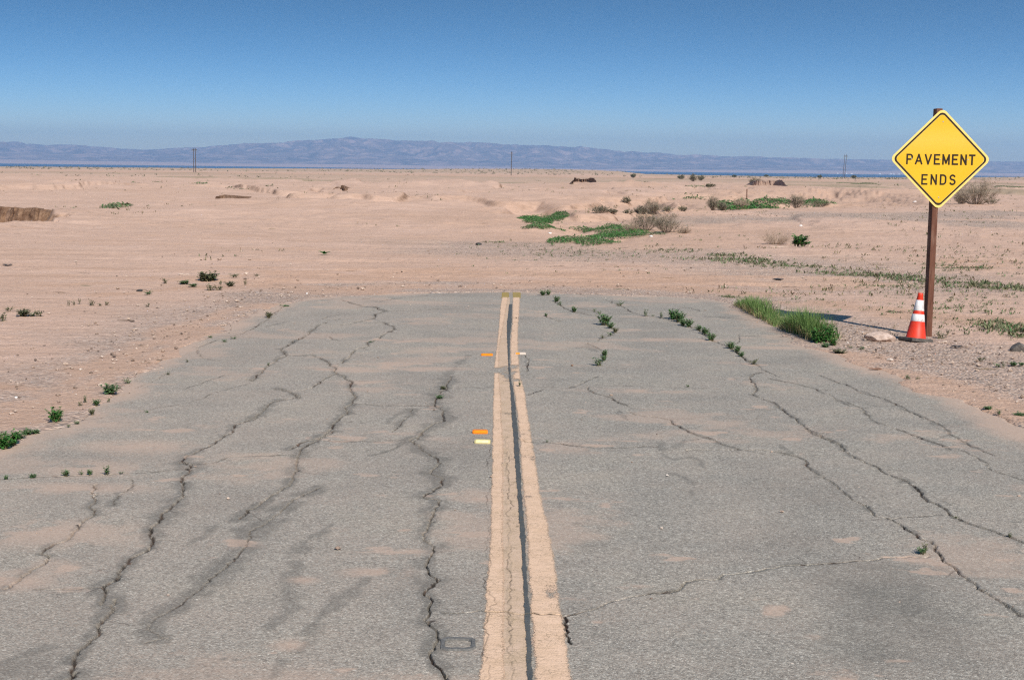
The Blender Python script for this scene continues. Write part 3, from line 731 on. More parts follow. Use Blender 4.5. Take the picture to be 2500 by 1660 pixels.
    for fr, w, sw, pl in CRK:
        g = flat(zc(*fr, pl))
        dist = float(np.mean(g[:, 1]))
        j = jag([tuple(p) for p in g], 0.14 + 0.004 * dist, 0.010 + 0.0006 * dist, r)
        j = jag(j, 0.022 + 0.002 * dist, 0.0055 + 0.0002 * dist, r)
        if w > 0:
            raster(crack, j, w * (.62 if w > .01 else .85), 1.0, 0.45, 0.85, r, broken=True)
            raster(deep, j, w * .8, min(1, w / .012), 0.6, 0.2, r)
        if w >= .009:
            for a_, b_ in zip(j[::9], j[4::9]):
                if r.random() < .42:
                    th = math.atan2(b_[1] - a_[1], b_[0] - a_[0]) + r.choice([-1, 1]) * r.uniform(.5, 1.5)
                    ln = r.uniform(.05, .20) * (1 + dist * .04)
                    br_ = jag([a_, (a_[0] + math.cos(th) * ln, a_[1] + math.sin(th) * ln)], .025, .006, r)
                    raster(crack, br_, .0045, .8, .5, .6, r)
                if r.random() < .5:
                    # a chip broken out of the lip
                    c_ = (a_[0] + r.normal(0, .006), a_[1] + r.normal(0, .006))
                    raster(crack, [c_, (c_[0] + r.normal(0, .012), c_[1] + r.normal(0, .018))], w * r.uniform(.8, 1.7), .9, .4, .3, r)
                    raster(deep, [c_, (c_[0] + .005, c_[1] + .005)], w * 1.4, .8, .5)
        if sw > 0:
            sg_ = jag([tuple(p) for p in g], .10, .012, r)
            raster(stain, sg_, sw * .74, 0.54 if w > 0 else 0.42, 0.75, 0.7, r, nf=sw * .9)
    # the broad oily patch on the right lane, a few drips, the old marker's ring of tar
    for (cx, cy), rx, ry, k in [(flat([(2180, 1470)])[0], .42, .9, .45), (flat([(2130, 1580)])[0], .34, .4, .42), (flat([(2330, 1390)])[0], .25, .25, .3), (flat([(1420, 1325)])[0], .25, .3, .25), (flat([(1406, 1278)])[0], .03, .04, .6), (flat([(545, 1610)])[0], .02, .02, .9), (flat([(575, 1611)])[0], .03, .02, .7), (flat([(40, 1640)])[0], .2, .3, .35)]:
        e = ((X - cx) / rx) ** 2 + ((Y - cy) / ry) ** 2
        stain = np.maximum(stain, k * np.exp(-e) * (0.6 + .8 * fbm(X * 6, Y * 6, 8, 3)))
    # sand on the asphalt: thick at the margins, thin drifts elsewhere
    sd = poly_sd(X, Y, ROAD)
    ed = sd + (fbm(X * 1.6, Y * 1.2, 61, 6, .6) - .5) * .8
    sand = 0.95 * (1 - ss(-0.05, 0.46, ed))
    side = ss(1.2, 3.8, np.abs(X + 0.2)) * (X < 0) + 0.6 * ss(1.5, 3.8, X)
    drift = fbm(X * 0.75, Y * 1.1, 64, 6, 0.6)
    sand = np.maximum(sand, ss(0.55, 0.72, drift + 0.05 * side + 0.05 * ss(10, 22, Y)) * 0.55)
    sp = fbm(X * 3.0, Y * 5.0, 68, 4)
    sand = np.maximum(sand, ss(0.68, 0.76, sp) * 0.8 * ss(.42, .55, drift))
    for (a, b), rx, ry in [((920, 1395), .22, .14), ((1005, 1345), .12, .06), ((715, 1575), .12, .10), ((215, 1145), .5, .35), ((100, 1300), .7, .4), ((180, 1190), .6, .2), ((1900, 850), .8, .2), ((1620, 830), 1.2, .25), ((330, 1090), .6, .3), ((30, 1420), .3, .2), ((740, 1415), .1, .08), ((910, 935), .5, .2), ((840, 900), .5, .2), ((1050, 900), .6, .2), ((1560, 955), .7, .15), ((880, 905), .4, .2), ((220, 1035), .5, .4)]:
        cx, cy = flat([(a, b)])[0]
        e = ((X - cx) / rx) ** 2 + ((Y - cy) / ry) ** 2
        sand = np.maximum(sand, 0.8 * np.exp(-e) * ss(.3, .6, fbm(X * 5, Y * 5, 66, 4) + .12))
    stain *= 1 - 0.6 * sand
    # relief
    Z = (fbm(X * .8, Y * .8, 51, 3) - .5) * 0.016 - 0.022 * np.clip(deep, 0, 1) + 0.003 * stain
    out = ss(0.02, -0.25, -ed * -1) if False else ss(0.0, 0.22, -(sd + (fbm(X * 4, Y * 4, 62, 4) - .5) * .28))
    Z = Z - 0.09 * out
    keep = sd > -0.45
    V = np.stack([X, Y, Z], -1).reshape(-1, 3)
    q = grid_quads(len(ys), len(xs))
    kq = keep[:-1, :-1] & keep[1:, 1:] & keep[:-1, 1:] & keep[1:, :-1]
    quads = q[kq]
    cols = np.stack([np.clip(crack, 0, 1), np.clip(stain, 0, 1), np.clip(sand, 0, 1)], -1).reshape(-1, 3)
    used = np.zeros(len(V), bool); used[quads.ravel()] = True
    idx = np.cumsum(used) - 1
    road = link('road', big_mesh('road', V[used], idx[quads], M['road'], cols[used], 'wear'))
    tag(road, kind='structure')

    # ---- painted stripes, laid over the asphalt's own relief
    def edge(pts):
        g = flat(pts); o = np.argsort(g[:, 1])
        return np.interp(ys, g[o, 1], g[o, 0])[:, None]
    bl = edge(zc(*Z4, [(905, 230), (885, 400), (882, 520), (888, 620), (893, 760), (900, 900), (915, 1050), (925, 1250), (940, 1450)]) + zc(*Z2, [(1170, 200), (1185, 400), (1195, 560), (1205, 700), (1213, 850), (1222, 1000), (1230, 1200), (1238, 1400), (1243, 1567)]))
    br = edge(zc(*Z4, [(938, 230), (935, 400), (922, 520), (918, 600), (918, 760), (930, 900), (955, 1050), (980, 1250), (1000, 1450)]) + zc(*Z2, [(1210, 200), (1225, 400), (1240, 560), (1250, 700), (1254, 850), (1264, 1000), (1278, 1200), (1290, 1400), (1295, 1567)]))
    ll = edge([(a * D2P, b * D2P) for a, b in [(1095, 1568), (1108, 1420), (1122, 1250), (1129, 1050), (1132, 930), (1135, 850), (1145, 770), (1152, 700), (1156, 685)]])
    lr = edge(zc(*Z4, [(912, 170), (895, 300), (870, 450), (842, 620), (838, 760), (842, 900), (855, 1000), (868, 1150), (872, 1300), (890, 1500)]) + zc(*Z2, [(1130, 400), (1135, 700), (1145, 1000), (1150, 1567)]))
    rr = edge(zc(*Z4, [(1015, 170), (1010, 300), (1000, 480), (1000, 620), (1010, 760), (1025, 900), (1060, 1000), (1090, 1200), (1120, 1370), (1140, 1500)]) + zc(*Z2, [(1320, 200), (1350, 400), (1400, 600), (1430, 760), (1460, 930), (1480, 1100), (1510, 1250), (1530, 1400), (1560, 1567)]))
    yE = flat(zc(*Z4, [(900, 170)]))[0, 1]; yB = flat(zc(*Z4, [(900, 232)]))[0, 1]; yM = flat(zc(*Z4, [(900, 122)]))[0, 1]
    n1 = (fbm(X * 25, Y * 12, 77, 4) - .5) * 0.014
    n2 = (fbm(X * 9, Y * 9, 78, 3) - .5) * 0.02
    def stripe(name, a, b, y1, mat, dz, worn_edge, label, y0=-8.0, soft=0.035):
        inm = np.minimum(X - a, b - X) + n1 + n2 * worn_edge
        mk = (inm > 0) & (Y < y1 + n1 * 3) & (Y > y0)
        wear = 1 - ss(0.0, soft, inm)
        wear = np.maximum(wear, ss(.66, .86, fbm(X * 4, Y * 2.5, 79, 5)) * .5)
        c = np.stack([np.clip(crack, 0, 1), np.clip(stain, 0, 1), wear], -1).reshape(-1, 3)
        k = mk[:-1, :-1] & mk[1:, 1:] & mk[:-1, 1:] & mk[1:, :-1]
        qq = q[k]
        u = np.zeros(len(V), bool); u[qq.ravel()] = True
        ix = np.cumsum(u) - 1
        VV = V[u].copy(); VV[:, 2] += dz
        o = link(name, big_mesh(name, VV, ix[qq], mat, c[u], 'wear'), road)
        o['label'] = label
    stripe('faded_stripe', lr - .05, bl + .02, yE, M['faded'], .0020, 1.0, 'faded cream strip between the yellow line and the black line', soft=.008)
    #stripe('old_stripe', ll - .055, ll + .03, yE, M['faded'], .0016, 2.0, 'worn ghost of older paint along the left yellow line', soft=.06)
    #stripe('old_stripe', rr - .03, rr + .075, yE, M['faded'], .0016, 2.0, 'worn ghost of older paint along the right yellow line', soft=.09)
    stripe('mustard_stripe', ll - .02, bl + .02, yM, M['mustard'], .0010, 1.0, 'old mustard paint showing at the far left end of the line', y0=yE - .3)
    stripe('mustard_stripe', br - .02, rr + .02, yM, M['mustard'], .0010, 1.0, 'old mustard paint showing at the far right end of the line', y0=yE - .3)
    stripe('yellow_line', ll - .012, lr, yE, M['yellow'], .0034, .6, 'left pale yellow centre line, worn and cracked', soft=.05)
    stripe('yellow_line', br - .035, rr + .02, yE, M['yellow'], .0034, .6, 'right pale yellow centre line with a ragged edge', soft=.06)
    stripe('black_line', bl, br, yB, M['black'], .0052, .4, 'thin black stripe between the two yellow lines', soft=.012)
    return None
build_road()

# tar ring left where a marker came off
def tar_ring():
    c = flat([(1118, 1572)])[0]
    mb = MB()
    n = 28
    def rr(k, a, b):
        t = 2 * math.pi * k / n
        cx, sx = math.cos(t), math.sin(t)
        e = 0.45
        return (math.copysign(abs(cx) ** e, cx) * a, math.copysign(abs(sx) ** e, sx) * b)
    v = []
    for k in range(n):
        w = 1 + random.uniform(-.05, .05)
        xo, yo = rr(k, .082 * w, .088 * w); xi, yi = rr(k, .062, .062 * w)
        v += [(xo, yo, -.006), (xo * .96, yo * .96, .003), (xi, yi, .003), (xi * .95, yi * .95, -.006)]
    f = []
    for k in range(n):
        k2 = (k + 1) % n
        for j in range(3): f.append((k * 4 + j, k2 * 4 + j, k2 * 4 + j + 1, k * 4 + j + 1))
    mb.add(v, f)
    o = mb.build('tar_ring', mat_simple('tar', (0.085, 0.083, 0.077), (0.19, 0.18, 0.165), 70, .8), None, False, (c[0], c[1], 0.004))
    tag(o, 'grey square ring of tar left by a missing road marker', 'tar ring')
tar_ring()

# ------------------------------------------------------------------ road markers
def road_marker(px, py, w, label, mat_face, mat_body, rz=0.0, broken=False, dep=0.1):
    c = flat([(px, py)])[0]
    t = thing('road_marker', label, 'road marker', (c[0], c[1], 0.002), rz, None if broken else 'raised markers beside the centre line')
    mb = MB()
    w2 = w / 2; d2 = dep / 2; hh = .022
    n = 6
    def sec(x, k):
        return [(x, -d2 * k, -.012), (x, -d2 * k, .003), (x, -d2 * .45 * k, hh * k), (x, d2 * .45 * k, hh * k), (x, d2 * k, .003), (x, d2 * k, -.012)]
    xs = [-w2, -w2 + .012, w2 - .012, w2]; ks = [.78, 1, 1, .78]
    v = sum([sec(x, k) for x, k in zip(xs, ks)], [])
    f = [tuple(range(n)), tuple(range(3 * n, 4 * n))[::-1]]
    for i in range(3):
        for k in range(n): f.append((i * n + k, (i + 1) * n + k, (i + 1) * n + (k + 1) % n, i * n + (k + 1) % n))
    mb.add(v, f); mb.build('marker_body', mat_body, t)
    if mat_face:
        fb = MB()
        a, b = (-w2 + .016, w2 - .014) if not broken else (-w2 + .01, -w2 + w * .45)
        fb.add([(a, -d2 - .002, .0045), (b, -d2 - .002, .0045), (b, -d2 * .47 - .002, hh - .001), (a, -d2 * .47 - .002, hh - .001)], [(0, 1, 2, 3)])
        o = fb.build('reflector', mat_face, t)
    return t
ORANGE = mat_simple('orange_plastic', (0.80, 0.23, 0.012), (0.72, 0.19, 0.012), 60, .45, .1)
ORANGE_R = mat_simple('orange_reflector', (0.85, 0.27, 0.015), (0.78, 0.22, 0.01), 90, .35, .2)
CREAM = mat_simple('dirty_cream_ceramic', (0.50, 0.42, 0.20), (0.66, 0.56, 0.27), 40, .5, .2)
CREAM_F = mat_simple('cream_ceramic', (0.80, 0.66, 0.28), (0.85, 0.74, 0.42), 30, .4, .1)
WHITEP = mat_simple('broken_white_plastic', (0.42, 0.33, 0.25), (0.62, 0.52, 0.44), 60, .6, .2)
road_marker(1172, 1056, .125, 'near orange raised marker beside the yellow line, just beyond the cream one', ORANGE_R, ORANGE, R_(2))
road_marker(1189, 868, .135, 'far orange raised marker standing left of the centre line', ORANGE_R, ORANGE, R_(0))
road_marker(1178, 1080, .125, 'dirty cream raised marker beside the left yellow line', CREAM_F, CREAM, R_(-3), dep=.09)
road_marker(1270, 865, .13, 'broken orange and white marker sitting on the right yellow line', ORANGE_R, WHITEP, R_(3), True, .07)

# ------------------------------------------------------------------ the sign
PB = Vector((5.566, 18.864, 0))
gz0 = float(gz(np.array([PB.x]), np.array([PB.y]))[0])
n = NT('weathered_red_wood')
v = n.co((1, 1, 0.06))
w1 = n.noise(v, 55, 6, 0.7)
wc = n.mix(n.ramp(w1, [(0.3, 0.0), (0.7, 1.0)]), (0.07, 0.028, 0.018), (0.19, 0.085, 0.055))
wc = n.mix(n.ramp(n.noise(n.co((1, 1, 0.3)), 9, 4), [(0.5, 0.0), (0.75, 0.5)]), wc, (0.33, 0.215, 0.155))
n.bump(w1, .5, .006)
M['post'] = n.fin(wc, .85, .2)
pt = thing('sign_post', 'tall reddish brown wooden post holding up the yellow diamond sign', 'post', (PB.x, PB.y, gz0))
mb = MB(); mb.box((0, .08, 1.40), (.078, .16, 3.2), 0, .005)
mb.build('wooden_post', M['post'], pt)

n = NT('sign_yellow_sheeting')
v = n.co()
fd = n.noise(v, 1.6, 4)
yc = n.mix(n.ramp(fd, [(0.35, 0.0), (0.7, 1.0)]), (0.68, 0.385, 0.004), (0.72, 0.43, 0.010))
sp = n.n('ShaderNodeSeparateXYZ'); n.l(v, sp.inputs[0])
pale_band = n.math('MULTIPLY', n.ramp(n.math('ADD', n.math('MULTIPLY', n.math('ABSOLUTE', n.math('SUBTRACT', sp.outputs['Z'], .26)), 2.4), n.math('MULTIPLY', n.noise(v, 2.2, 4), .7)), [(0.25, 1.0), (0.95, 0.0)]), .55)
yc = n.mix(pale_band, yc, (0.74, 0.50, 0.085))  # yellow mixed paler in a soft, uneven band across the upper half
dust = n.ramp(n.noise(v, 60, 4, .7), [(.45, 0.0), (.8, .25)])
yc = n.mix(dust, yc, (0.60, 0.38, 0.06))
M['signyellow'] = n.fin(yc, .42, .4)
M['signedge'] = mat_simple('sign_pale_edge', (0.80, 0.55, 0.13), (0.83, 0.62, 0.22), 20, .5, .05)
M['signblack'] = mat_simple('sign_black_film', (0.012, 0.008, 0.005), (0.022, 0.014, 0.008), 40, .65, .05)
M['bolt'] = mat_simple('zinc_bolt', (0.34, 0.33, 0.30), (0.5, 0.48, 0.45), 60, .4, .1)
M['alu'] = mat_simple('bare_aluminium', (0.5, 0.5, 0.5), (0.6, 0.6, 0.6), 30, .4, .05)

def diamond(hd, r, seg=7):
    """rounded diamond, hd = half diagonal of the sharp shape"""
    pts = []
    c = hd - r * math.sqrt(2)
    for k, (ax, az) in enumerate(((0, 1), (-1, 0), (0, -1), (1, 0))):
        base = math.atan2(az, ax)
        for i in range(seg + 1):
            t = base - math.pi / 4 + (math.pi / 2) * i / seg
            pts.append((ax * c + r * math.cos(t), az * c + r * math.sin(t)))
    return pts
SC = 2.345
sg = thing('warning_sign', 'yellow diamond sign reading PAVEMENT ENDS in black capitals', 'sign', (PB.x + .035, PB.y - .008, SC))
mb = MB(); mb.prism(diamond(.666, .073), -.004, 0, 0); pl = mb.build('panel', [M['signedge']], sg)
mb = MB(); mb.prism(diamond(.592, .052), -.0055, -.0041, 0); mb.build('panel_face', M['signyellow'], sg)
# border ring
mb = MB()
o_, i_ = diamond(.628, .062), diamond(.597, .052)
N = len(o_)
vv = [(x, -.0062, z) for x, z in o_] + [(x, -.0062, z) for x, z in i_] + [(x, -.0041, z) for x, z in o_] + [(x, -.0041, z) for x, z in i_]
ff = []
for k in range(N):
    k2 = (k + 1) % N
    ff += [(k, k2, N + k2, N + k), (k, 2 * N + k, 2 * N + k2, k2), (N + k, N + k2, 3 * N + k2, 3 * N + k)]
mb.add(vv, ff); mb.build('border', M['signblack'], sg)

def glyph(ch):
    """strokes of highway capitals in a unit-high box: list of polylines, and the width"""
    def arc(cx, cz, rx, rz, a0, a1, k=12):
        return [(cx + rx * math.cos(R_(a0 + (a1 - a0) * i / k)), cz + rz * math.sin(R_(a0 + (a1 - a0) * i / k))) for i in range(k + 1)]
    if ch == 'P': return [[(0, 0), (0, 1)], [(0, 1), (.33, 1)] + arc(.33, .745, .23, .255, 90, -90) + [(.0, .49)]], .56
    if ch == 'A': return [[(0, 0), (.33, 1), (.66, 0)], [(.12, .30), (.54, .30)]], .66
    if ch == 'V': return [[(0, 1), (.31, 0), (.62, 1)]], .62
    if ch == 'E': return [[(.52, 1), (0, 1), (0, 0), (.53, 0)], [(0, .52), (.43, .52)]], .53
    if ch == 'M': return [[(0, 0), (0, 1), (.33, .12), (.66, 1), (.66, 0)]], .66
    if ch == 'N': return [[(0, 0), (0, 1), (.54, 0), (.54, 1)]], .54
    if ch == 'T': return [[(0, 1), (.54, 1)], [(.27, 1), (.27, 0)]], .54
    if ch == 'D': return [[(0, 0), (0, 1), (.24, 1)] + arc(.24, .70, .32, .30, 90, 0, 6) + arc(.24, .30, .32, .30, 0, -90, 6) + [(0, 0)]], .56
    if ch == 'S': return [arc(.27, .755, .25, .245, 30, 270, 12)[:-1] + arc(.27, .25, .27, .26, 90, -150, 12)], .55

def lettering(word, cx, cz, height, width):
    st = .022
    gl = [glyph(c) for c in word]
    hh = height - st
    tot = sum(w for _, w in gl) * hh
    gap = (width - st - tot) / (len(word) - 1)
    x = cx - (width - st) / 2
    lay = 0
    for ch, (strokes, w) in zip(word, gl):
        mb = MB()
        parts = []
        for s_ in strokes:
            s_ = [q_ for i_, q_ in enumerate(s_) if i_ == 0 or math.hypot(q_[0] - s_[i_ - 1][0], q_[1] - s_[i_ - 1][1]) > 1e-4]
            cur = [s_[0]]
            for i_ in range(1, len(s_)):
                cur.append(s_[i_])
                if i_ < len(s_) - 1:
                    u0 = np.subtract(s_[i_], s_[i_ - 1]); u1 = np.subtract(s_[i_ + 1], s_[i_])
                    if u0 @ u1 < .6 * np.linalg.norm(u0) * np.linalg.norm(u1): parts.append(cur); cur = [s_[i_]]
            parts.append(cur)
        for s_ in parts:
            P = [(x + a * hh, cz - hh / 2 + b * hh) for a, b in s_]
            m = len(P); L, Rr = [], []
            for i in range(m):
                p = np.array(P[i])
                d0 = (p - np.array(P[i - 1])) if i else None
                d1 = (np.array(P[i + 1]) - p) if i < m - 1 else None
                d0 = d0 / np.linalg.norm(d0) if d0 is not None else None
                d1 = d1 / np.linalg.norm(d1) if d1 is not None else None
                if d0 is None: n_ = np.array([-d1[1], d1[0]]); k = 1; p = p - d1 * st * .45
                elif d1 is None: n_ = np.array([-d0[1], d0[0]]); k = 1; p = p + d0 * st * .45
                else:
                    n_ = np.array([-(d0 + d1)[1], (d0 + d1)[0]]); n_ /= np.linalg.norm(n_) + 1e-9
                    k = min(1.25, 1 / max(.3, float(n_ @ np.array([-d0[1], d0[0]]))))
                L.append(p + n_ * st / 2 * k); Rr.append(p - n_ * st / 2 * k)
            yy = -.0062 - .00012 * lay; lay += 1
            vv = [(a[0], yy, a[1]) for a in L] + [(a[0], yy, a[1]) for a in Rr]
            n0 = len(vv)
            vv += [(a, -.0050, c) for a, _, c in vv]
            f = []
            for i in range(m - 1):
                f.append((i, m + i, m + i + 1, i + 1))
                f.append((i, i + 1, n0 + i + 1, n0 + i)); f.append((m + i, n0 + m + i, n0 + m + i + 1, m + i + 1))
            f.append((0, n0, n0 + m, m)); f.append((m - 1, 2 * m - 1, n0 + 2 * m - 1, n0 + m - 1))
            mb.add(vv, f)
        x += w * hh + gap
        o = mb.build('letter', M['signblack'], sg)
        o['label'] = 'black capital letter ' + ch + ' of ' + word
lettering('PAVEMENT', .005, -.005, .140, .908)
lettering('ENDS', -.012, -.268, .140, .455)
for bx, bz in ((0.012, .485), (-.382, .004), (0.0, -.003), (.365, -.004), (0.0, -.5)):
    mb = MB()
    a = np.arange(12) * 2 * math.pi / 12
    rad = [.0085, .0085, .005, .005, .0]
    yy = [-.0052, -.0078, -.0082, -.0115, -.0118]
    v_ = [(bx + r_ * math.cos(t), y_, bz + r_ * math.sin(t)) for r_, y_ in zip(rad, yy) for t in a]
    f_ = [(i * 12 + k, i * 12 + (k + 1) % 12, (i + 1) * 12 + (k + 1) % 12, (i + 1) * 12 + k) for i in range(4) for k in range(12)]
    mb.add(v_, f_); mb.build('bolt', M['bolt'], sg)
mb = MB()
for i in range(3):
    xx = -.03
    while xx < .028:
        ww = random.uniform(.004, .012)
        mb.box((xx + ww / 2, -.0058, -.572 - .009 * i), (ww, .0006, .004)); xx += ww + .003
o = mb.build('small_print', mat_simple('faded_print', (0.30, 0.16, 0.01), (0.36, 0.2, 0.015), 30), sg)

# ------------------------------------------------------------------ the cone
def cone():
    g = at(2238, 832)
    t = thing('traffic_cone', 'red orange traffic cone with two white bands leaning against the sign post', 'traffic cone', (g.x - .01, g.y + .02, g.z - .01))
    t.rotation_euler = (R_(-2), R_(6.0), R_(24))
    rub = mat_simple('black_rubber', (0.05, 0.046, 0.042), (0.13, 0.115, 0.10), 18, .8, .3)
    n = NT('cone_red_plastic'); v = n.co()
    c = n.mix(n.ramp(n.noise(v, 12, 5, .7), [(.35, 0.0), (.75, .6)]), (0.64, 0.032, 0.010), (0.56, 0.065, 0.03))
    c = n.mix(n.ramp(n.noise(n.co((1, 1, .4)), 45, 4, .75), [(.62, 0.0), (.72, .8)]), c, (0.22, 0.045, 0.03))
    red = n.fin(c, .5, .35)
    n = NT('cone_white_band'); v = n.co()
    c = n.mix(n.ramp(n.noise(n.co((1, 1, .5)), 30, 5, .75), [(.52, 0.0), (.68, .75)]), (0.74, 0.72, 0.70), (0.25, 0.20, 0.18))
    wht = n.fin(c, .5, .3)
    hgt, r0, r1 = .60, .128, .030
    mb = MB()
    # rubber base: bevelled square with cut corners and a raised collar
    s = .172
    def sq(k, z, cut): return [(-s * k + cut, -s * k, z), (s * k - cut, -s * k, z), (s * k, -s * k + cut, z), (s * k, s * k - cut, z), (s * k - cut, s * k, z), (-s * k + cut, s * k, z), (-s * k, s * k - cut, z), (-s * k, -s * k + cut, z)]
    v_ = sq(.97, 0, .035) + sq(1, .006, .035) + sq(1, .036, .035) + sq(.94, .046, .033)
    f_ = [tuple(range(8))[::-1], tuple(range(24, 32))] + [(i * 8 + k, i * 8 + (k + 1) % 8, (i + 1) * 8 + (k + 1) % 8, (i + 1) * 8 + k) for i in range(3) for k in range(8)]
    mb.add(v_, f_); mb.build('cone_base', rub, t)
    def lathe(prof, seg=40):
        v_ = [(r * math.cos(2 * math.pi * k / seg), r * math.sin(2 * math.pi * k / seg), z) for r, z in prof for k in range(seg)]
        f_ = [(i * seg + k, i * seg + (k + 1) % seg, (i + 1) * seg + (k + 1) % seg, (i + 1) * seg + k) for i in range(len(prof) - 1) for k in range(seg)]
        return v_, f_
    rad = lambda q: r0 + (r1 - r0) * q
    mb = MB(); v_, f_ = lathe([(.138, .030), (.136, .042), (r0, .050), (rad(.36), .03 + .36 * hgt), (rad(.6), .03 + .6 * hgt), (rad(.93), .03 + .93 * hgt), (rad(.935) + .002, .03 + .935 * hgt), (r1 + .003, .03 + hgt - .006), (r1 - .002, .03 + hgt), (r1 - .008, .03 + hgt), (r1 - .010, .03 + hgt - .06)])
    mb.add(v_, f_); mb.build('cone_body', red, t, True)
    for a, b in ((.385, .540), (.615, .845)):
        mb = MB(); v_, f_ = lathe([(rad(a) + .0005, .03 + a * hgt), (rad(a) + .0014, .03 + a * hgt + .001), (rad(b) + .0014, .03 + b * hgt - .001), (rad(b) + .0005, .03 + b * hgt)])
        mb.add(v_, f_); mb.build('reflective_band', wht, t, True)
cone()

# ------------------------------------------------------------------ rocks and litter
def rock_mesh(name, sx, sy, sz, seed, mat, flatk=0.0, sub=3):
    import bmesh
    bm = bmesh.new()
    bmesh.ops.create_icosphere(bm, subdivisions=sub, radius=1.0)
    r = random.Random(seed)
    pl = [(Vector((r.uniform(-1, 1), r.uniform(-1, 1), r.uniform(-.6, 1))).normalized(), r.uniform(.62, .9)) for _ in range(11)]
    for v in bm.verts:
        for nn, d in pl:
            k = v.co.dot(nn)
            if k > d: v.co -= nn * (k - d) * .92
        q = v.co
        dn = (vnoise(np.array([q.x * 3 + seed]), np.array([q.y * 3 + q.z * 2.3]), seed)[0] - .5) * .16
        v.co *= 1 + dn
        v.co = Vector((v.co.x * sx, v.co.y * sy, v.co.z * sz))
    me = bpy.data.meshes.new(name); bm.to_mesh(me); bm.free()
    me.materials.append(mat)
    return me
PALE = mat_simple('pale_stone', (0.30, 0.21, 0.16), (0.62, 0.48, 0.40), 14, .9, .7, dist=.02)
DARKR = mat_simple('dark_stone', (0.075, 0.068, 0.062), (0.17, 0.15, 0.13), 12, .85, .6, dist=.02)
WHITE = mat_simple('white_stone', (0.62, 0.58, 0.54), (0.78, 0.75, 0.72), 9, .8, .3)
BROWN = mat_simple('clod', (0.15, 0.085, 0.055), (0.27, 0.165, 0.11), 12, .95, .6, dist=.02)
BLACKT = mat_simple('black_scrap', (0.025, 0.025, 0.025), (0.06, 0.058, 0.055), 14, .6, .4)
def rock(px, py, w, hratio, mat, label, seed, cat='rock', depth=.7, name='rock', group=None, sub=3):
    p = at(px, py)
    m = px_m(p) * w / 2
    o = link(name, rock_mesh(name, m, m * depth, m * hratio, seed, mat, sub=sub), None, (p.x, p.y + m * depth * .5, p.z + m * hratio * .45))
    return tag(o, label, cat, group)
rock(2157, 832, 84, .34, PALE, 'flat pale pinkish rock slab lying left of the traffic cone', 5)
rock(2492, 858, 50, .62, DARKR, 'dark grey angular rock cut off by the right edge of the photo', 9)
rock(1955, 553, 9, .6, WHITE, 'small white rock on the sand beyond the dry bush', 11, sub=2)
rock(2234, 494, 10, .5, WHITE, 'small white rock at the foot of the eroded bank left of the sign', 12, sub=2)
rock(1342, 571, 11, .35, WHITE, 'small white stone on the sand in the bend of the green wash', 13, sub=2)
rock(1590, 579, 11, .5, WHITE, 'small white stone at the edge of the green patch below the grey shrub', 14, sub=2)
rock(39, 972, 9, .6, WHITE, 'white pebble in the gravel at the left edge above the leafy weeds', 15, sub=2)
rock(749, 718, 6, .7, WHITE, 'tiny white stone at the far left corner of the asphalt', 16, sub=2)
rock(1397, 893, 7, .8, BROWN, 'little red brown clod lying on the asphalt below the leafy crack', 17, 'clod', name='clod', sub=2)
rock(340, 712, 17, .5, BLACKT, 'black lump beside a low weed on the left sand', 18, 'scrap', name='black_scrap', sub=2)
rock(1168, 598, 17, .45, BLACKT, 'dark pointed scrap lying on the open sand beyond the road end', 19, 'scrap', name='black_scrap', sub=2)

def flat_scrap(px, py, w, d, label, mat, seed, cat='scrap', name='flat_scrap', curl=.25):
    p = at(px, py); m = px_m(p) * w
    mb = MB(); r = random.Random(seed); n_ = 9
    v = []
    for i in range(n_):
        t = i / (n_ - 1)
        hw = d / 2 * m * math.sin(math.pi * (.12 + .76 * t)) * r.uniform(.7, 1.2)
        z = .004 + m * .12 * curl * math.sin(t * 5 + seed) ** 2
        x = (t - .5) * m
        v += [(x, -hw, z), (x, hw, z + r.uniform(0, .3) * curl * m * .2), (x, hw, z + .006 + r.uniform(0, .3) * curl * m * .2), (x, -hw, z + .005)]
    f = [(0, 1, 2, 3), tuple((n_ - 1) * 4 + k for k in (3, 2, 1, 0))]
    for i in range(n_ - 1):
        for k in range(4): f.append((i * 4 + k, (i + 1) * 4 + k, (i + 1) * 4 + (k + 1) % 4, i * 4 + (k + 1) % 4))
    mb.add(v, f)
    o = mb.build(name, mat, None, False, (p.x, p.y, p.z + .004))
    o.rotation_euler = (0, 0, r.uniform(-.2, .2))
    return tag(o, label, cat)
flat_scrap(18, 648, 24, .8, 'flat black scrap on the bare sand near the left edge', BLACKT, 1)
flat_scrap(1900, 683, 26, .9, 'flat black scrap on the wheel tracks between road end and weeds', BLACKT, 2)
flat_scrap(2334, 849, 27, .5, 'curled dark strip on pale ground right of the sign post', BLACKT, 3, curl=.8)
flat_scrap(2137, 903, 32, .35, 'curved rusty brown strip on the sand below the pale rock slab', mat_simple('rust', (0.16, 0.075, 0.045), (0.28, 0.15, 0.09), 20), 4)
flat_scrap(1842, 756, 46, .25, 'brown smear of old bark on the far right of the asphalt', mat_simple('bark', (0.10, 0.08, 0.06), (0.2, 0.16, 0.12), 20), 6)

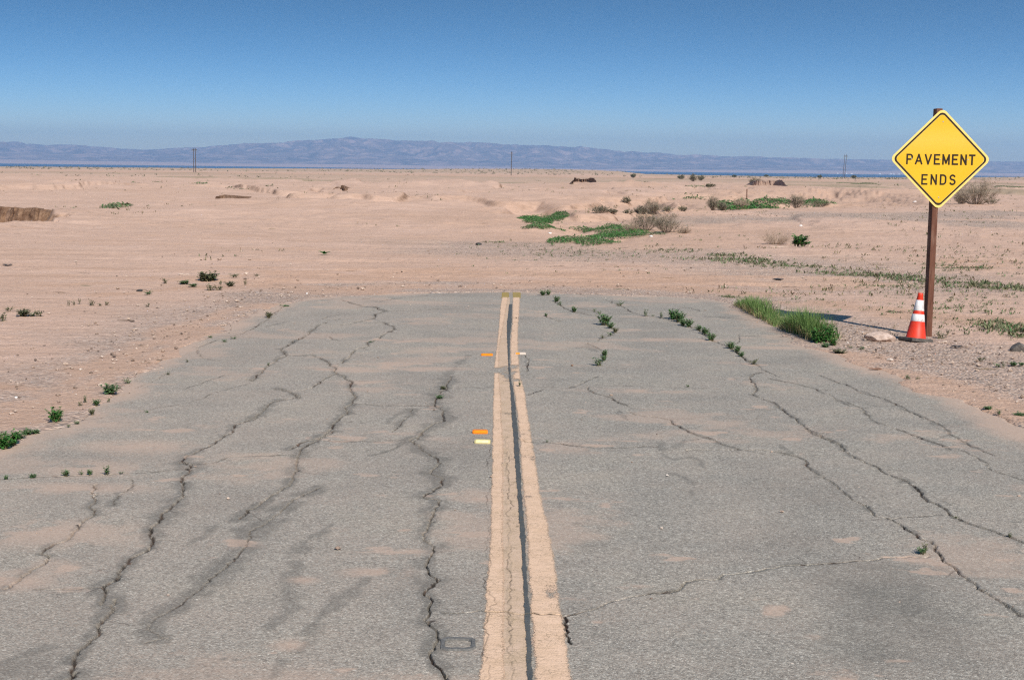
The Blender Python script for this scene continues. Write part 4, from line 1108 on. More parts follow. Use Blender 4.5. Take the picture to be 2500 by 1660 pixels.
def stick(px, py, w, label, seed, tilt=0.1, mat=None):
    p = at(px, py); m = px_m(p) * w; r = random.Random(seed)
    pts = [((t - .5) * m, r.uniform(-.02, .02) * m, .012 + .006 * math.sin(9 * t)) for t in np.linspace(0, 1, 7)]
    mb = MB(); mb.tube(pts, np.linspace(.012, .005, 7) * max(1, m / 0.9), 6)
    mb.tube([pts[4], (pts[4][0] + .08 * m, .12 * m, .03)], [.006, .003], 5)
    o = mb.build('stick', mat or mat_simple('bleached_wood', (0.50, 0.40, 0.31), (0.68, 0.56, 0.46), 20, .8), None, True, (p.x, p.y, p.z))
    o.rotation_euler = (0, 0, tilt)
    return tag(o, label, 'stick')
stick(450, 672, 30, 'bleached pale stick beside the grass tuft on the left sand', 1, -.25)
stick(1902, 604, 50, 'long pale stick on the sand in front of the bright green plant', 2, .2)
stick(2190, 763, 40, 'thin dark twig lying on the wheel tracks near the tall grass', 3, -.1, mat_simple('dark_twig', (0.08, 0.06, 0.045), (0.15, 0.11, 0.08), 20))

# ------------------------------------------------------------------ plants
def blade(mb, base, az, h, lean, w, mi=0, seg=3):
    dx, dy = math.cos(az), math.sin(az); nx, ny = -dy, dx
    v = []
    for i in range(seg + 1):
        t = i / seg
        o = lean * h * t * t
        z = h * t * (1 - .25 * lean * t)
        ww = w * (1 - t) ** .7 + .0004
        c = (base[0] + dx * o, base[1] + dy * o, base[2] + z)
        v += [(c[0] - nx * ww, c[1] - ny * ww, c[2]), (c[0] + nx * ww, c[1] + ny * ww, c[2])]
    mb.add(v, [(2 * i, 2 * i + 1, 2 * i + 3, 2 * i + 2) for i in range(seg)], mi)

def leaf(mb, p, d, L, w, mi=0, fold=.25):
    """pointed oval leaf from p along direction d"""
    d = np.asarray(d, float); d = d / (np.linalg.norm(d) + 1e-9)
    s_ = np.cross(d, (0, 0, 1)); s_ = s_ / (np.linalg.norm(s_) + 1e-9)
    u = np.cross(s_, d)
    p = np.asarray(p, float)
    m1 = p + d * L * .35 + u * w * fold; m2 = p + d * L * .75 + u * w * fold * .6
    tip = p + d * L - u * L * .12
    v = [p, m1 - s_ * w * .5, m1 + s_ * w * .5, m2 - s_ * w * .36, m2 + s_ * w * .36, tip]
    mb.add(v, [(0, 1, 2), (1, 3, 4, 2), (3, 5, 4)], mi)

def weed_mesh(name, kind, seed, mats):
    """unit-wide weed: 'bushy', 'upright', 'rosette', 'sprig'"""
    r = random.Random(seed); mb = MB()
    if kind == 'rosette':
        for k in range(22):
            a = r.uniform(0, 6.28); L = r.uniform(.28, .52)
            leaf(mb, (0.03 * math.cos(a), 0.03 * math.sin(a), .02), (math.cos(a), math.sin(a), r.uniform(.1, .9)), L, L * .32, 0)
    else:
        ns, hh, spread = {'bushy': (26, .62, .75), 'upright': (7, 1.25, .35), 'sprig': (9, .55, .8)}[kind]
        for k in range(ns):
            a = r.uniform(0, 6.28); sp = r.uniform(.15, 1) * spread * .5; h = hh * r.uniform(.45, 1.0)
            b = (r.uniform(-.12, .12), r.uniform(-.12, .12), -.03)
            pts = [(b[0] + math.cos(a) * sp * t ** 1.3, b[1] + math.sin(a) * sp * t ** 1.3, b[2] + h * t * (1 - .15 * t)) for t in (0, .35, .7, 1)]
            mb.tube(pts, [.014, .011, .008, .005], 4, 1, False)
            nl = {'bushy': 13, 'upright': 14, 'sprig': 6}[kind]
            for i in range(nl):
                t = r.uniform(.2, 1.0)
                q = np.array([np.interp(t, (0, .35, .7, 1), [pp[j] for pp in pts]) for j in range(3)])
                aa = r.uniform(0, 6.28); L = r.uniform(.10, .2) * (1.15 - .4 * t)
                leaf(mb, q, (math.cos(aa), math.sin(aa), r.uniform(-.1, .8)), L, L * r.uniform(.4, .6), 0)
    return mb.mesh(name, mats)

WM = {}
for kind, nv in (('bushy', 3), ('upright', 2), ('rosette', 2), ('sprig', 3)):
    for i in range(nv):
        WM[kind, i] = weed_mesh('weed_' + kind, kind, 10 * i + len(kind), [M['leaf'], M['stem']])
        WM[kind + '_olive', i] = weed_mesh('olive_weed_' + kind, kind, 10 * i + len(kind) + 3, [M['olive'], M['stem']])
        if kind in ('bushy', 'rosette'): WM[kind + '_lush', i] = weed_mesh('lush_weed_' + kind, kind, 10 * i + len(kind) + 5, [M['bright'], M['stem']])
wcount = [0]
def weed(px, py, w, kind, label, group=None, sq=1.0, onroad=None, name='weed', cat='weed'):
    """px,py = pixel of the plant's foot, w = its width in photo pixels"""
    if onroad: c = flat([(px, py)])[0]; p = Vector((c[0], c[1], 0))
    else: p = at(px, py)
    m = px_m(p) * w * 1.55
    nv = 2 if kind.split('_')[0] in ('upright', 'rosette') else 3
    i = wcount[0]; wcount[0] += 1
    o = link(name, WM[kind, i % nv], None, (p.x, p.y, p.z))
    o.scale = (m, m, m * sq); o.rotation_euler = (0, 0, (i * 2.4) % 6.28)
    return tag(o, label, cat, group)

G1 = 'weeds sprouting from the leafy crack of the right lane'
def zw(fr, x, y, w, *a, **k):
    px, py = fr[0] + fr[2] * x, fr[1] + fr[2] * y
    if len(a) > 2 and a[2] == G1: w *= 1.3
    return weed(px, py, w * fr[2], *a, **k)
Z1 = (0, 1050, .3891); Z2 = (800, 1050, .3891); Z3 = (1600, 1050, .3891); Z4 = (1000, 680, .2678); Z5 = (600, 680, .2678)
Z6 = (1350, 680, .26786); ZL = (0, 600, .381); ZR = (1700, 600, .3387); R2 = (0, 320, .381); R3 = (850, 320, .381); R4 = (1600, 320, .381)
ON = dict(onroad=True)
# right lane, far end
zw(Z4, 1215, 155, 50, 'bushy', 'small weed at the far end of the asphalt, first right of the yellow lines', G1, **ON)
zw(Z4, 1265, 150, 46, 'bushy', 'small weed at the far end of the asphalt, second right of the yellow lines', G1, **ON)
zw(Z4, 1340, 212, 52, 'bushy', 'weed in the far crack just below the pair at the asphalt end', G1, **ON)
zw(Z4, 1368, 244, 46, 'sprig', 'lower sprig touching the weed below the pair at the asphalt end', G1, **ON)
zw(Z4, 1500, 303, 48, 'bushy', 'small rounded weed halfway along the far crack', G1, **ON)
zw(Z4, 1242, 342, 34, 'bushy', 'tiny weed at the tip of a short crack right of the black line', None, **ON)
zw(Z6, 378, 302, 34, 'sprig', 'thin sprig in the far crack above the big bushy weed', G1, **ON)
zw(Z6, 425, 322, 34, 'sprig', 'dark sprig in the far crack directly above the big bushy weed', G1, **ON)
zw(Z6, 470, 425, 105, 'bushy', 'big bushy weed spreading over the bend of the crack right of centre', G1, **ON)
zw(Z6, 525, 452, 56, 'bushy', 'weed trailing right below the big bushy weed', G1, **ON)
zw(Z6, 565, 490, 46, 'bushy_olive', 'weed at the sharp corner of the winding crack', G1, **ON)
zw(Z6, 520, 520, 50, 'sprig', 'flat weed in the crack running back left from the sharp corner', G1, **ON)
zw(Z6, 450, 545, 46, 'sprig_olive', 'dark flat weed at the lower end of the crack below the corner', G1, **ON)
zw(Z6, 468, 705, 56, 'bushy', 'tall narrow weed above the low spreading one near the road middle', G1, **ON)
zw(Z6, 466, 748, 50, 'bushy', 'weed joining the tall narrow one to the low spreading one', G1, **ON)
zw(Z6, 412, 792, 110, 'sprig', 'low spreading weed at the end of the winding crack', G1, sq=.8, **ON)
zw(Z6, 605, 250, 56, 'sprig', 'sprig in a short slanting crack near the asphalt end', G1, **ON)
zw(Z6, 845, 345, 50, 'upright', 'thin upright weed left of the big leafy clump on the right lane', G1, sq=.7, **ON)
zw(Z6, 985, 358, 44, 'upright', 'dark upright weed nearest the big leafy clump on the right lane', G1, sq=.8, **ON)
zw(Z6, 910, 345, 22, 'sprig', 'tiny sprout between the two upright weeds', G1, **ON)
zw(Z6, 1100, 372, 95, 'bushy_lush', 'upper left part-round clump, largest weed of the right lane crack', G1, **ON)
zw(Z6, 1150, 392, 90, 'bushy', 'leafy clump merging with the largest weed on its right', G1, **ON)
zw(Z6, 1185, 428, 62, 'bushy', 'weed at the tail of the largest leafy clump', G1, **ON)
zw(Z6, 1235, 440, 72, 'bushy', 'rounded weed just past the tail of the largest leafy clump', G1, **ON)
zw(Z6, 1330, 472, 50, 'bushy', 'small weed between the two clusters of the right lane crack', G1, **ON)
zw(Z6, 1385, 505, 62, 'bushy', 'top weed of the second cluster on the right lane crack', G1, **ON)
zw(Z6, 1418, 520, 46, 'upright', 'upright stem rising from the second cluster on the right lane', G1, sq=.7, **ON)
zw(Z6, 1440, 565, 70, 'bushy', 'lowest weed of the second cluster on the right lane crack', G1, **ON)
zw(Z6, 1622, 640, 66, 'bushy', 'upper weed of the third cluster, below a gap in the crack', G1, **ON)
zw(Z6, 1680, 668, 60, 'bushy', 'middle weed of the third cluster on the right lane crack', G1, **ON)
zw(Z6, 1715, 712, 48, 'bushy', 'lower weed of the third cluster on the right lane crack', G1, **ON)
zw(Z6, 1830, 780, 70, 'sprig_olive', 'brownish thin weed ending the line of weeds on the right lane', G1, **ON)
zw(Z6, 1230, 988, 44, 'sprig', 'single tiny sprout alone on the bare right lane', None, **ON)
zw(Z4, 1005, 982, 52, 'upright', 'small sprout growing on the right yellow line', None, sq=.75, **ON)
zw(Z4, 1252, 1490, 34, 'sprig', 'tiny sprout in the cross crack right of the yellow lines', None, **ON)
zw(Z3, 1675, 775, 90, 'sprig', 'green sprig beside the wide crack near the right edge', None, **ON)
zw(Z3, 1690, 770, 60, 'upright_olive', 'thin pale stalk rising from the sprig by the wide crack', None, **ON)
zw(Z3, 2220, 670, 40, 'upright_olive', 'little brown dry stalk in the rightmost wide crack', None, sq=.6, **ON)
zw(Z3, 1880, 552, 50, 'sprig_olive', 'flat mossy tuft in the rightmost wide crack', None, sq=.4, **ON)
# left lane
G2 = 'weeds along the left lane cracks'
zw(Z5, 1800, 1010, 70, 'bushy_olive', 'mossy tuft in the crack left of the far orange marker', G2, sq=.6, **ON)
zw(Z5, 1765, 1095, 75, 'bushy', 'mossy tuft just below the other one in the centre left crack', G2, sq=.55, **ON)
zw(Z5, 1140, 582, 60, 'sprig', 'flat weed in the long winding crack left of the lines', G2, sq=.5, **ON)
zw(Z5, 205, 790, 40, 'sprig', 'tiny weed on the slanting crack of the left lane', G2, **ON)
zw(Z1, 38, 308, 34, 'bushy', 'first tiny weed of the cross crack, at the left edge', G2, **ON)
zw(Z1, 205, 298, 52, 'bushy', 'second tiny weed of the cross crack from the left edge', G2, sq=.6, **ON)
zw(Z1, 415, 285, 50, 'bushy', 'third tiny weed of the cross crack from the left edge', G2, **ON)
zw(Z1, 510, 278, 40, 'sprig', 'fourth weed of the cross crack, flat and small', G2, **ON)
zw(Z1, 562, 278, 42, 'bushy', 'fifth weed of the cross crack, left of the tallest', G2, **ON)
zw(Z1, 672, 275, 72, 'upright', 'tallest weed of the cross crack on the left lane', G2, sq=.6, **ON)
zw(Z1, 762, 270, 34, 'sprig', 'last tiny sprout of the cross crack, right of the tallest weed', G2, sq=.5, **ON)
zw(ZL, 940, 1070, 34, 'sprig', 'small sprout on the left lane among thin cracks', G2, **ON)
zw(ZL, 1440, 617, 50, 'sprig', 'flat weed in a crack by the left road margin', G2, sq=.5, **ON)
zw(ZL, 1500, 597, 50, 'sprig', 'flat weed right of another in a crack by the left road margin', G2, sq=.5, **ON)
zw(ZL, 1080, 825, 40, 'sprig_olive', 'dark sprig in a short crack at the left road margin', G2, sq=.6, **ON)
zw(ZL, 1200, 745, 30, 'sprig_olive', 'tiny dark sprig at the left margin above a short crack', G2, **ON)
# left margin
G3 = 'weeds along the left edge of the asphalt'
zw(ZL, 20, 1300, 130, 'bushy_lush', 'biggest leafy weed at the left edge of the photo', G3)
zw(ZL, 75, 1275, 120, 'bushy_lush', 'broad leaved weed next to the biggest one at the left edge', G3)
zw(ZL, 120, 1240, 80, 'bushy', 'third leafy weed in the row at the left edge', G3, sq=.7)
zw(ZL, 170, 1215, 80, 'bushy', 'fourth leafy weed in the row at the left edge', G3, sq=.7)
zw(ZL, 228, 1205, 64, 'bushy', 'fifth and last weed of the row at the left edge', G3, sq=.6)
zw(ZL, 362, 1130, 105, 'bushy_lush', 'bushy green weed standing alone on the left road margin', G3, sq=1.2)
zw(ZL, 545, 1005, 44, 'upright', 'small upright weed on the gravel left of two others', G3, sq=.7)
zw(ZL, 510, 1030, 50, 'sprig_olive', 'thin dry sprig below the small upright weed on the gravel', G3)
zw(ZL, 618, 1022, 52, 'bushy', 'small weed on the edge below the spreading flat weed', G3)
zw(ZL, 590, 1080, 46, 'bushy_olive', 'yellowish weed at the corner of the left margin crack', G3, sq=1.1)
zw(ZL, 705, 950, 120, 'bushy', 'spreading flat weed on the left margin', G3, sq=.7)
zw(ZL, 696, 998, 34, 'sprig', 'tiny weed on asphalt right below the spreading flat weed', G3)
zw(ZL, 820, 885, 56, 'sprig', 'little weed further along the left margin', G3)
zw(ZL, 490, 1140, 56, 'sprig', 'flat weed in the short crack at the left margin', G3, sq=.6)
zw(ZL, 440, 1160, 36, 'sprig', 'tiny weed left of the flat one in the short margin crack', G3, sq=.6)
zw(ZL, 1720, 460, 50, 'bushy_olive', 'olive weed on the margin near the far left corner', G3)
zw(ZL, 1830, 395, 72, 'sprig', 'flat weed strip nearest the far left corner of the asphalt', G3, sq=.5)
zw(ZL, 1350, 592, 50, 'sprig', 'flat weed at the left margin below the orange streaks', G3, sq=.5)
# left sand
G4 = 'weeds on the left sand'
zw(ZL, 1320, 225, 130, 'bushy_olive', 'largest tuft of the cluster on the left sand', G4, sq=.65, name='weed')
zw(ZL, 1355, 222, 100, 'bushy', 'green right side tuft of the largest clump on the left sand', G4, sq=.55)
zw(ZL, 1290, 222, 80, 'sprig_olive', 'loose left side tuft of the largest clump on the left sand', G4, sq=.7)
zw(ZL, 1180, 245, 85, 'bushy', 'flat green weed left of the largest clump on the left sand', G4, sq=.35)
zw(ZL, 1240, 262, 62, 'bushy', 'flat weed under the left end of the largest clump', G4, sq=.4)
zw(ZL, 1345, 285, 80, 'sprig_olive', 'reddish sprig below the largest clump on the left sand', G4, sq=.8)
zw(ZL, 1395, 283, 70, 'sprig_olive', 'reddish sprig right of another below the largest clump', G4, sq=.7)
zw(ZL, 1475, 260, 70, 'bushy_olive', 'loose weed right of the reddish sprigs', G4, sq=.6)
zw(ZL, 1500, 202, 90, 'sprig', 'flat wide weed right of the largest clump on the left sand', G4, sq=.4)
zw(ZL, 1645, 194, 44, 'sprig_olive', 'tiny weed farthest right on the left sand', G4, sq=.6)
zw(ZL, 1570, 248, 40, 'sprig_olive', 'small dry sprig near the loose weed on the left sand', G4)
zw(ZL, 1412, 248, 36, 'sprig', 'tiny green weed touching the right foot of the largest clump', G4)
zw(ZL, 1062, 240, 60, 'sprig_olive', 'dry brown sprig left of the flat green weed', G4)
zw(ZL, 948, 312, 85, 'sprig', 'low dark green weed beside the black lump on the left sand', G4, sq=.55)
zw(ZL, 150, 450, 110, 'bushy_olive', 'wider of two olive weeds near the left edge of the sand', G4, sq=.55)
zw(ZL, 255, 450, 75, 'sprig_olive', 'taller right hand olive weed near the left edge of the sand', G4, sq=1.0)
zw(ZL, 200, 450, 80, 'sprig', 'low green weed between the two olive weeds near the left edge', G4, sq=.5)
zw(ZL, 20, 480, 80, 'sprig_olive', 'dark dry weed cut by the left edge of the sand', G4)
zw(ZL, 60, 420, 60, 'sprig_olive', 'dry sprig above the dark weed at the left edge', G4)
zw(ZL, 440, 385, 30, 'upright_olive', 'thin dry stalk, first of the row in the left sand middle', G4)
zw(ZL, 475, 378, 36, 'sprig_olive', 'second dry sprig of the row in the left sand middle', G4)
zw(ZL, 510, 372, 30, 'upright_olive', 'third dry stalk of the row in the left sand middle', G4)
zw(ZL, 590, 382, 56, 'sprig_olive', 'wide dry sprig in the middle of the row on the left sand', G4)
zw(ZL, 640, 384, 40, 'sprig_olive', 'dry sprig right of the wide one in the row', G4, sq=.6)
zw(ZL, 680, 378, 40, 'sprig_olive', 'last dry sprig of the row on the left sand', G4)
zw(ZL, 945, 390, 40, 'sprig_olive', 'single dry sprig on the gravel above the orange streaks', G4)
zw(ZL, 2078, 55, 68, 'rosette_lush', 'lone bright green rosette on the open sand left of centre', None, sq=.75)
# right shoulder
G5 = 'weeds on the right shoulder'
zw(ZR, 880, 700, 130, 'bushy_lush', 'broad leafy weed at the lower end of the tall grass', G5)
zw(ZR, 945, 690, 120, 'bushy_lush', 'tall leafy weed right of the tall grass', G5, sq=1.35)
zw(ZR, 985, 720, 80, 'bushy_lush', 'dark leafy weed right of and below the tall leafy one', G5)
zw(ZR, 930, 735, 75, 'bushy', 'low leafy weed on the asphalt edge below the tall leafy one', G5, sq=.6)
zw(ZR, 1030, 780, 100, 'bushy_olive', 'flat olive weed below the leafy weeds of the right shoulder', G5, sq=.5)
zw(ZR, 1190, 750, 70, 'sprig', 'small weed on gravel left of the pale rock slab', G5, sq=.5)
zw(ZR, 1115, 738, 40, 'sprig', 'tiny weed on gravel nearest the leafy weeds', G5, sq=.5)
zw(ZR, 1765, 668, 95, 'sprig_olive', 'olive weed just right of the sign post foot', G5, sq=.9)
zw(ZR, 1810, 640, 44, 'upright_olive', 'upright sprig behind the olive weed by the sign post', G5, sq=.8)
zw(ZR, 2055, 830, 60, 'sprig_olive', 'thin olive weed on gravel right of the cone', G5)
zw(ZR, 2170, 875, 60, 'sprig', 'green weed left of another on the right gravel', G5)
zw(ZR, 2215, 880, 44, 'upright', 'upright sprig beside the green weed on the right gravel', G5, sq=.7)
zw(ZR, 2285, 862, 70, 'bushy', 'low weed near the right edge below the dark rock', G5, sq=.5)
zw(ZR, 2345, 862, 50, 'bushy', 'low weed at the right edge below the dark rock', G5, sq=.5)
zw(ZR, 1525, 962, 60, 'sprig', 'flat weed on the sand crack below the rusty strip', G5, sq=.8)
zw(ZR, 1590, 965, 50, 'sprig_olive', 'dark sprig right of the flat weed on the sand crack', G5, sq=.7)
zw(ZR, 2105, 1182, 70, 'bushy', 'small weed on the right sand left of two others', G5, sq=.5)
zw(ZR, 2180, 1215, 60, 'sprig', 'thin weed between two small ones on the right sand', G5)
zw(ZR, 2328, 1230, 90, 'bushy', 'low weed nearest the lower right end of the sand', G5, sq=.4)
zw(R4, 920, 738, 150, 'bushy_lush', 'bright green leafy plant at the foot of the dry bush', None, sq=.62, name='leafy_plant', cat='plant')

# tall grass along the right edge of the asphalt
def grass_clump(line, nb, h, wid, label, seed, dry):
    r = random.Random(seed); mb = MB()
    g = [at(*(ZR[0] + ZR[2] * a, ZR[1] + ZR[2] * b)) for a, b in line]
    o0 = g[0]
    for i in range(nb):
        t = r.random() * (len(g) - 1); k = min(int(t), len(g) - 2); f = t - k
        p = g[k].lerp(g[k + 1], f)
        off = abs(r.gauss(0, 1)) * wid * .6
        env = .28 + .72 * math.sin(math.pi * min(1, max(0, (t + .25) / (len(g) - .5))))
        isd = r.random() < dry or off < wid * .04
        q = (p.x - o0.x + off * .75 + r.gauss(0, .02), p.y - o0.y + off * .6 + r.gauss(0, .03), p.z - o0.z - .02)
        hh = h * env * r.uniform(.55, 1.15) * (.55 if isd else 1)
        blade(mb, q, r.uniform(0, 6.28), hh, r.uniform(.15, .85), r.uniform(.0025, .005), 1 if isd else 0)
    o = mb.build('grass_clump', [M['grass'], M['drygrass']], None, False, o0)
    tag(o, label, 'grass', 'tall grass clumps on the right edge of the asphalt')
grass_clump([(268, 432), (330, 460), (400, 500), (480, 545), (560, 590)], 2600, .30, .34, 'long lighter grass clump at the far corner of the asphalt edge', 1, .34)
grass_clump([(600, 600), (660, 625), (740, 650), (800, 675), (850, 690)], 2800, .40, .36, 'dense dark green grass clump nearer along the right asphalt edge', 2, .22)

# shrubs
def shrub(px, py, w, h, label, kind='grey', seed=0, group='shrubs in the wash', name='shrub'):
    """px,py = middle of its foot, w,h in photo pixels"""
    p = at(px, py); k = px_m(p); wm, hm = w * k * 1.12, h * k * 1.12
    r = random.Random(seed)
    t = thing(name, label, 'shrub', (p.x, p.y, p.z), 0, group)
    tw, lf = MB(), MB()
    ns = {'grey': 60, 'dry': 110, 'tam': 90, 'dark': 36, 'far': 14}[kind]
    px_ = max(k * 1.3, .004)
    seg = 3
    for i in range(ns):
        a = r.uniform(0, 6.28); e = math.sqrt(r.uniform(0, 1))
        hh = hm * r.uniform(.6, 1.05) * math.sqrt(max(.08, 1 - .75 * e * e)); sx = e * wm * .5
        b = np.array([math.cos(a) * sx * .25, math.sin(a) * sx * .25, -.03])
        tip = np.array([math.cos(a) * sx, math.sin(a) * sx * .8, hh])
        mid = (b + tip) / 2 + np.array([math.cos(a) * sx * .12, math.sin(a) * sx * .1, hh * .06]) + np.array([r.gauss(0, 1), r.gauss(0, 1), 0]) * wm * .02
        rb = max(.5 * px_ * .45, hm * .008)
        tw.tube([b, mid, tip], [rb, rb * .7, rb * .35], seg, 0, False)
        nsub = {'grey': 5, 'dry': 6, 'tam': 7, 'dark': 4, 'far': 2}[kind]
        for j in range(nsub):
            f = r.uniform(.3, 1.0)
            q = b * (1 - f) ** 2 + 2 * mid * f * (1 - f) + tip * f * f
            L = hm * r.uniform(.12, .3)
            dv = np.array([r.gauss(0, 1), r.gauss(0, 1), r.uniform(-.2, 1.3)]); dv /= np.linalg.norm(dv)
            q2 = q + dv * L
            q2[2] = max(q2[2], .02)
            tw.tube([q, q2], [rb * .5, rb * .25], 3, 0, False)
            nl = {'grey': 24, 'dry': 2, 'tam': 11, 'dark': 16, 'far': 14}[kind]
            for m_ in range(nl):
                u = r.uniform(.1, 1.15)
                qq = q + (q2 - q) * u + np.array([r.gauss(0, 1), r.gauss(0, 1), r.gauss(0, 1)]) * L * .18
                if qq[2] < 0.01: continue
                s_ = max(px_ * .9, hm * .03) * r.uniform(.6, 1.2)
                leaf(lf, qq, (r.gauss(0, 1), r.gauss(0, 1), r.uniform(-.3, 1)), s_ * (1.6 if kind == 'tam' else 1.2), s_ * (.35 if kind in ('tam', 'dry') else .6), 0)
    tm = {'grey': 'twig', 'dry': 'drytwig', 'tam': 'twig', 'dark': 'twig', 'far': 'twig'}[kind]
    lm = {'grey': 'greybrush', 'dry': 'drytwig', 'tam': 'tamarisk', 'dark': 'olive', 'far': 'olive'}[kind]
    tw.build('branches', M[tm], t)
    if lf.v: lf.build('foliage', M[lm], t)
    return t
def zs(fr, x, y, w, h, *a, **k):
    return shrub(fr[0] + fr[2] * x, fr[1] + fr[2] * y, w * fr[2], h * fr[2], *a, **k)
zs(R3, 1905, 636, 180, 118, 'left half of the big grey brush pair above the green wash', 'grey', 1)
zs(R3, 2050, 650, 185, 120, 'right half of the big grey brush pair above the green wash', 'grey', 2)
zs(R3, 1815, 652, 110, 66, 'pale dry straw bush in front of the big grey brush', 'dry', 3)
zs(R3, 2150, 655, 110, 40, 'pale bare twigs at the right foot of the big grey brush', 'dry', 31)
zs(R3, 1950, 534, 115, 95, 'pointed grey green bush standing behind the big grey brush', 'grey', 4)
zs(R3, 1875, 532, 80, 45, 'low grey bush left of the pointed grey green bush', 'grey', 5)
zs(R3, 1610, 526, 140, 42, 'low grey green bush left in the gully behind the green wash', 'grey', 6)
zs(R3, 1690, 528, 70, 26, 'tiny grey bush touching the right end of the low gully bush', 'grey', 61)
zs(R3, 1795, 530, 70, 26, 'small grey green bush midway along the gully', 'dark', 7)
zs(R3, 2050, 515, 90, 32, 'low bush right of the pointed grey green bush', 'dark', 8)
zs(R3, 2140, 513, 70, 30, 'small olive bush at the right end of the gully', 'dark', 81)
zs(R3, 1780, 460, 70, 36, 'small round olive bush alone on the sand above the gully', 'dark', 9)
zs(R4, 370, 508, 75, 85, 'upright grey bush at the left end of the far green patch', 'grey', 10)
zs(R4, 430, 508, 80, 50, 'grey green bush next to the upright one by the far green patch', 'grey', 101)
zs(R4, 545, 498, 110, 70, 'pale dry bush within the far green patch', 'dry', 11)
zs(R4, 905, 493, 105, 82, 'round grey bush on the right half of the far green patch', 'grey', 12)
zs(R4, 1060, 486, 110, 48, 'low olive bush at the right end of the far green patch', 'dark', 13)
zs(R4, 770, 726, 205, 92, 'bare pinkish dry bush beside the bright green plant', 'dry', 14)
zs(R4, 2055, 468, 320, 150, 'large feathery grey tamarisk bush behind the sign', 'tam', 15)
zs(R4, 1960, 466, 110, 66, 'smaller feathery bush at the left foot of the tamarisk behind the sign', 'tam', 16)
zs(R4, 1960 + 190, 468, 110, 40, 'low olive growth at the right foot of the tamarisk', 'dark', 161)
zs(R3, 1828, 300, 38, 24, 'small round dark bush by the far sandy rise', 'dark', 17, group='distant bushes')
zs(R3, 2135, 308, 48, 24, 'small dark bush left of the tall distant pair', 'dark', 18, group='distant bushes')
zs(R4, 245, 324, 60, 46, 'taller left bush of the distant dark pair', 'dark', 19, group='distant bushes')
zs(R4, 290, 318, 46, 32, 'lower right bush of the distant dark pair', 'dark', 20, group='distant bushes')
zs(R4, 640, 348, 80, 46, 'pale yellowish bush on the mound above the dark grooved bank', 'tam', 21, group='distant bushes')
zs(R4, 352, 360, 66, 24, 'low dark bush in front of the far orange mound', 'dark', 22, group='distant bushes')
zs(R4, 1053, 302, 30, 18, 'small dark bush left of the right pair of poles', 'dark', 23, group='distant bushes')
zs(R4, 1272, 304, 36, 20, 'small dark bush right of the right pair of poles', 'dark', 24, group='distant bushes')
zs(R4, 505, 297, 32, 14, 'dull grey bush on the skyline left of the pale mound bush', 'dark', 25, group='distant bushes')
zs(R4, 710, 294, 28, 12, 'tiny grey bush on the skyline above the pale mound bush', 'dark', 26, group='distant bushes')

# ------------------------------------------------------------------ ground cover that nobody could count
def in_poly_points(poly, n, r):
    poly = np.asarray(poly); lo, hi = poly.min(0), poly.max(0)
    out = []
    while len(out) < n:
        p = r.uniform(lo, hi, (n * 2, 2))
        k = poly_sd(p[:, 0], p[:, 1], poly) > 0
        out += p[k].tolist()
    return np.array(out[:n])

def terrain_poly(pts):
    return np.array([[*at(a, b)[:2]] for a, b in pts])

def soft_leaves(name, polys, label, mats, dens, size, height, seed, mi_p=0.0):
    r = np.random.default_rng(seed); rr = random.Random(seed); V = []; mb = MB()
    for pts, k in polys:
        P = terrain_poly(pts)
        area = .5 * abs(np.sum(P[:, 0] * np.roll(P[:, 1], 1) - P[:, 1] * np.roll(P[:, 0], 1)))
        n_ = int(min(15000, area * dens * k))
        if n_ < 2: continue
        q = in_poly_points(P, n_, r)
        sd = poly_sd(q[:, 0], q[:, 1], P)
        nz = fbm(q[:, 0] * .8, q[:, 1] * .8, seed, 4)
        keep = (nz + .25 * ss(0, 1.4, sd)) > .515
        q, sd, nz = q[keep], sd[keep], nz[keep]
        z = gz(q[:, 0], q[:, 1])
        for (x, y), zz, s_, h_ in zip(q, z, sd, nz):
            hh = height * (.3 + min(1, s_ / .8)) * rr.uniform(.1, 1) * (.4 + 1.4 * (h_ - .35))
            L = size * rr.uniform(.6, 1.3)
            leaf(mb, (x, y, zz + max(0.01, hh)), (rr.gauss(0, 1), rr.gauss(0, 1), rr.uniform(-.2, .7)), L, L * .6, (2 if vnoise(np.array([x * 1.6]), np.array([y * 1.6]), 3)[0] + rr.gauss(0, .12) > .68 else 1 if rr.random() < mi_p else 0))
    o = mb.build(name, mats)
    o['label'] = label
    tag(o, kind='stuff')
    return o
soft_leaves('ground_cover', [
    (zc(*R3, [(1040, 575), (1200, 555), (1310, 540), (1330, 522), (1400, 520), (1420, 545), (1340, 580), (1280, 600), (1130, 590)]), 1.0),
    (zc(*R3, [(1100, 625), (1170, 605), (1260, 605), (1420, 622), (1560, 632), (1570, 650), (1430, 640), (1240, 636)]), 1.0),
    (zc(*R3, [(1560, 635), (1640, 625), (1760, 615), (1860, 610), (2000, 650), (2040, 672), (1880, 680), (1760, 705), (1640, 740), (1500, 740), (1440, 712), (1300, 740), (1270, 712), (1400, 695), (1500, 690), (1580, 660)]), 1.4),
], 'lush green weeds carpeting the wash', [M['bright'], M['leaf'], M['olive']], 560, .065, .22, 5, .35)
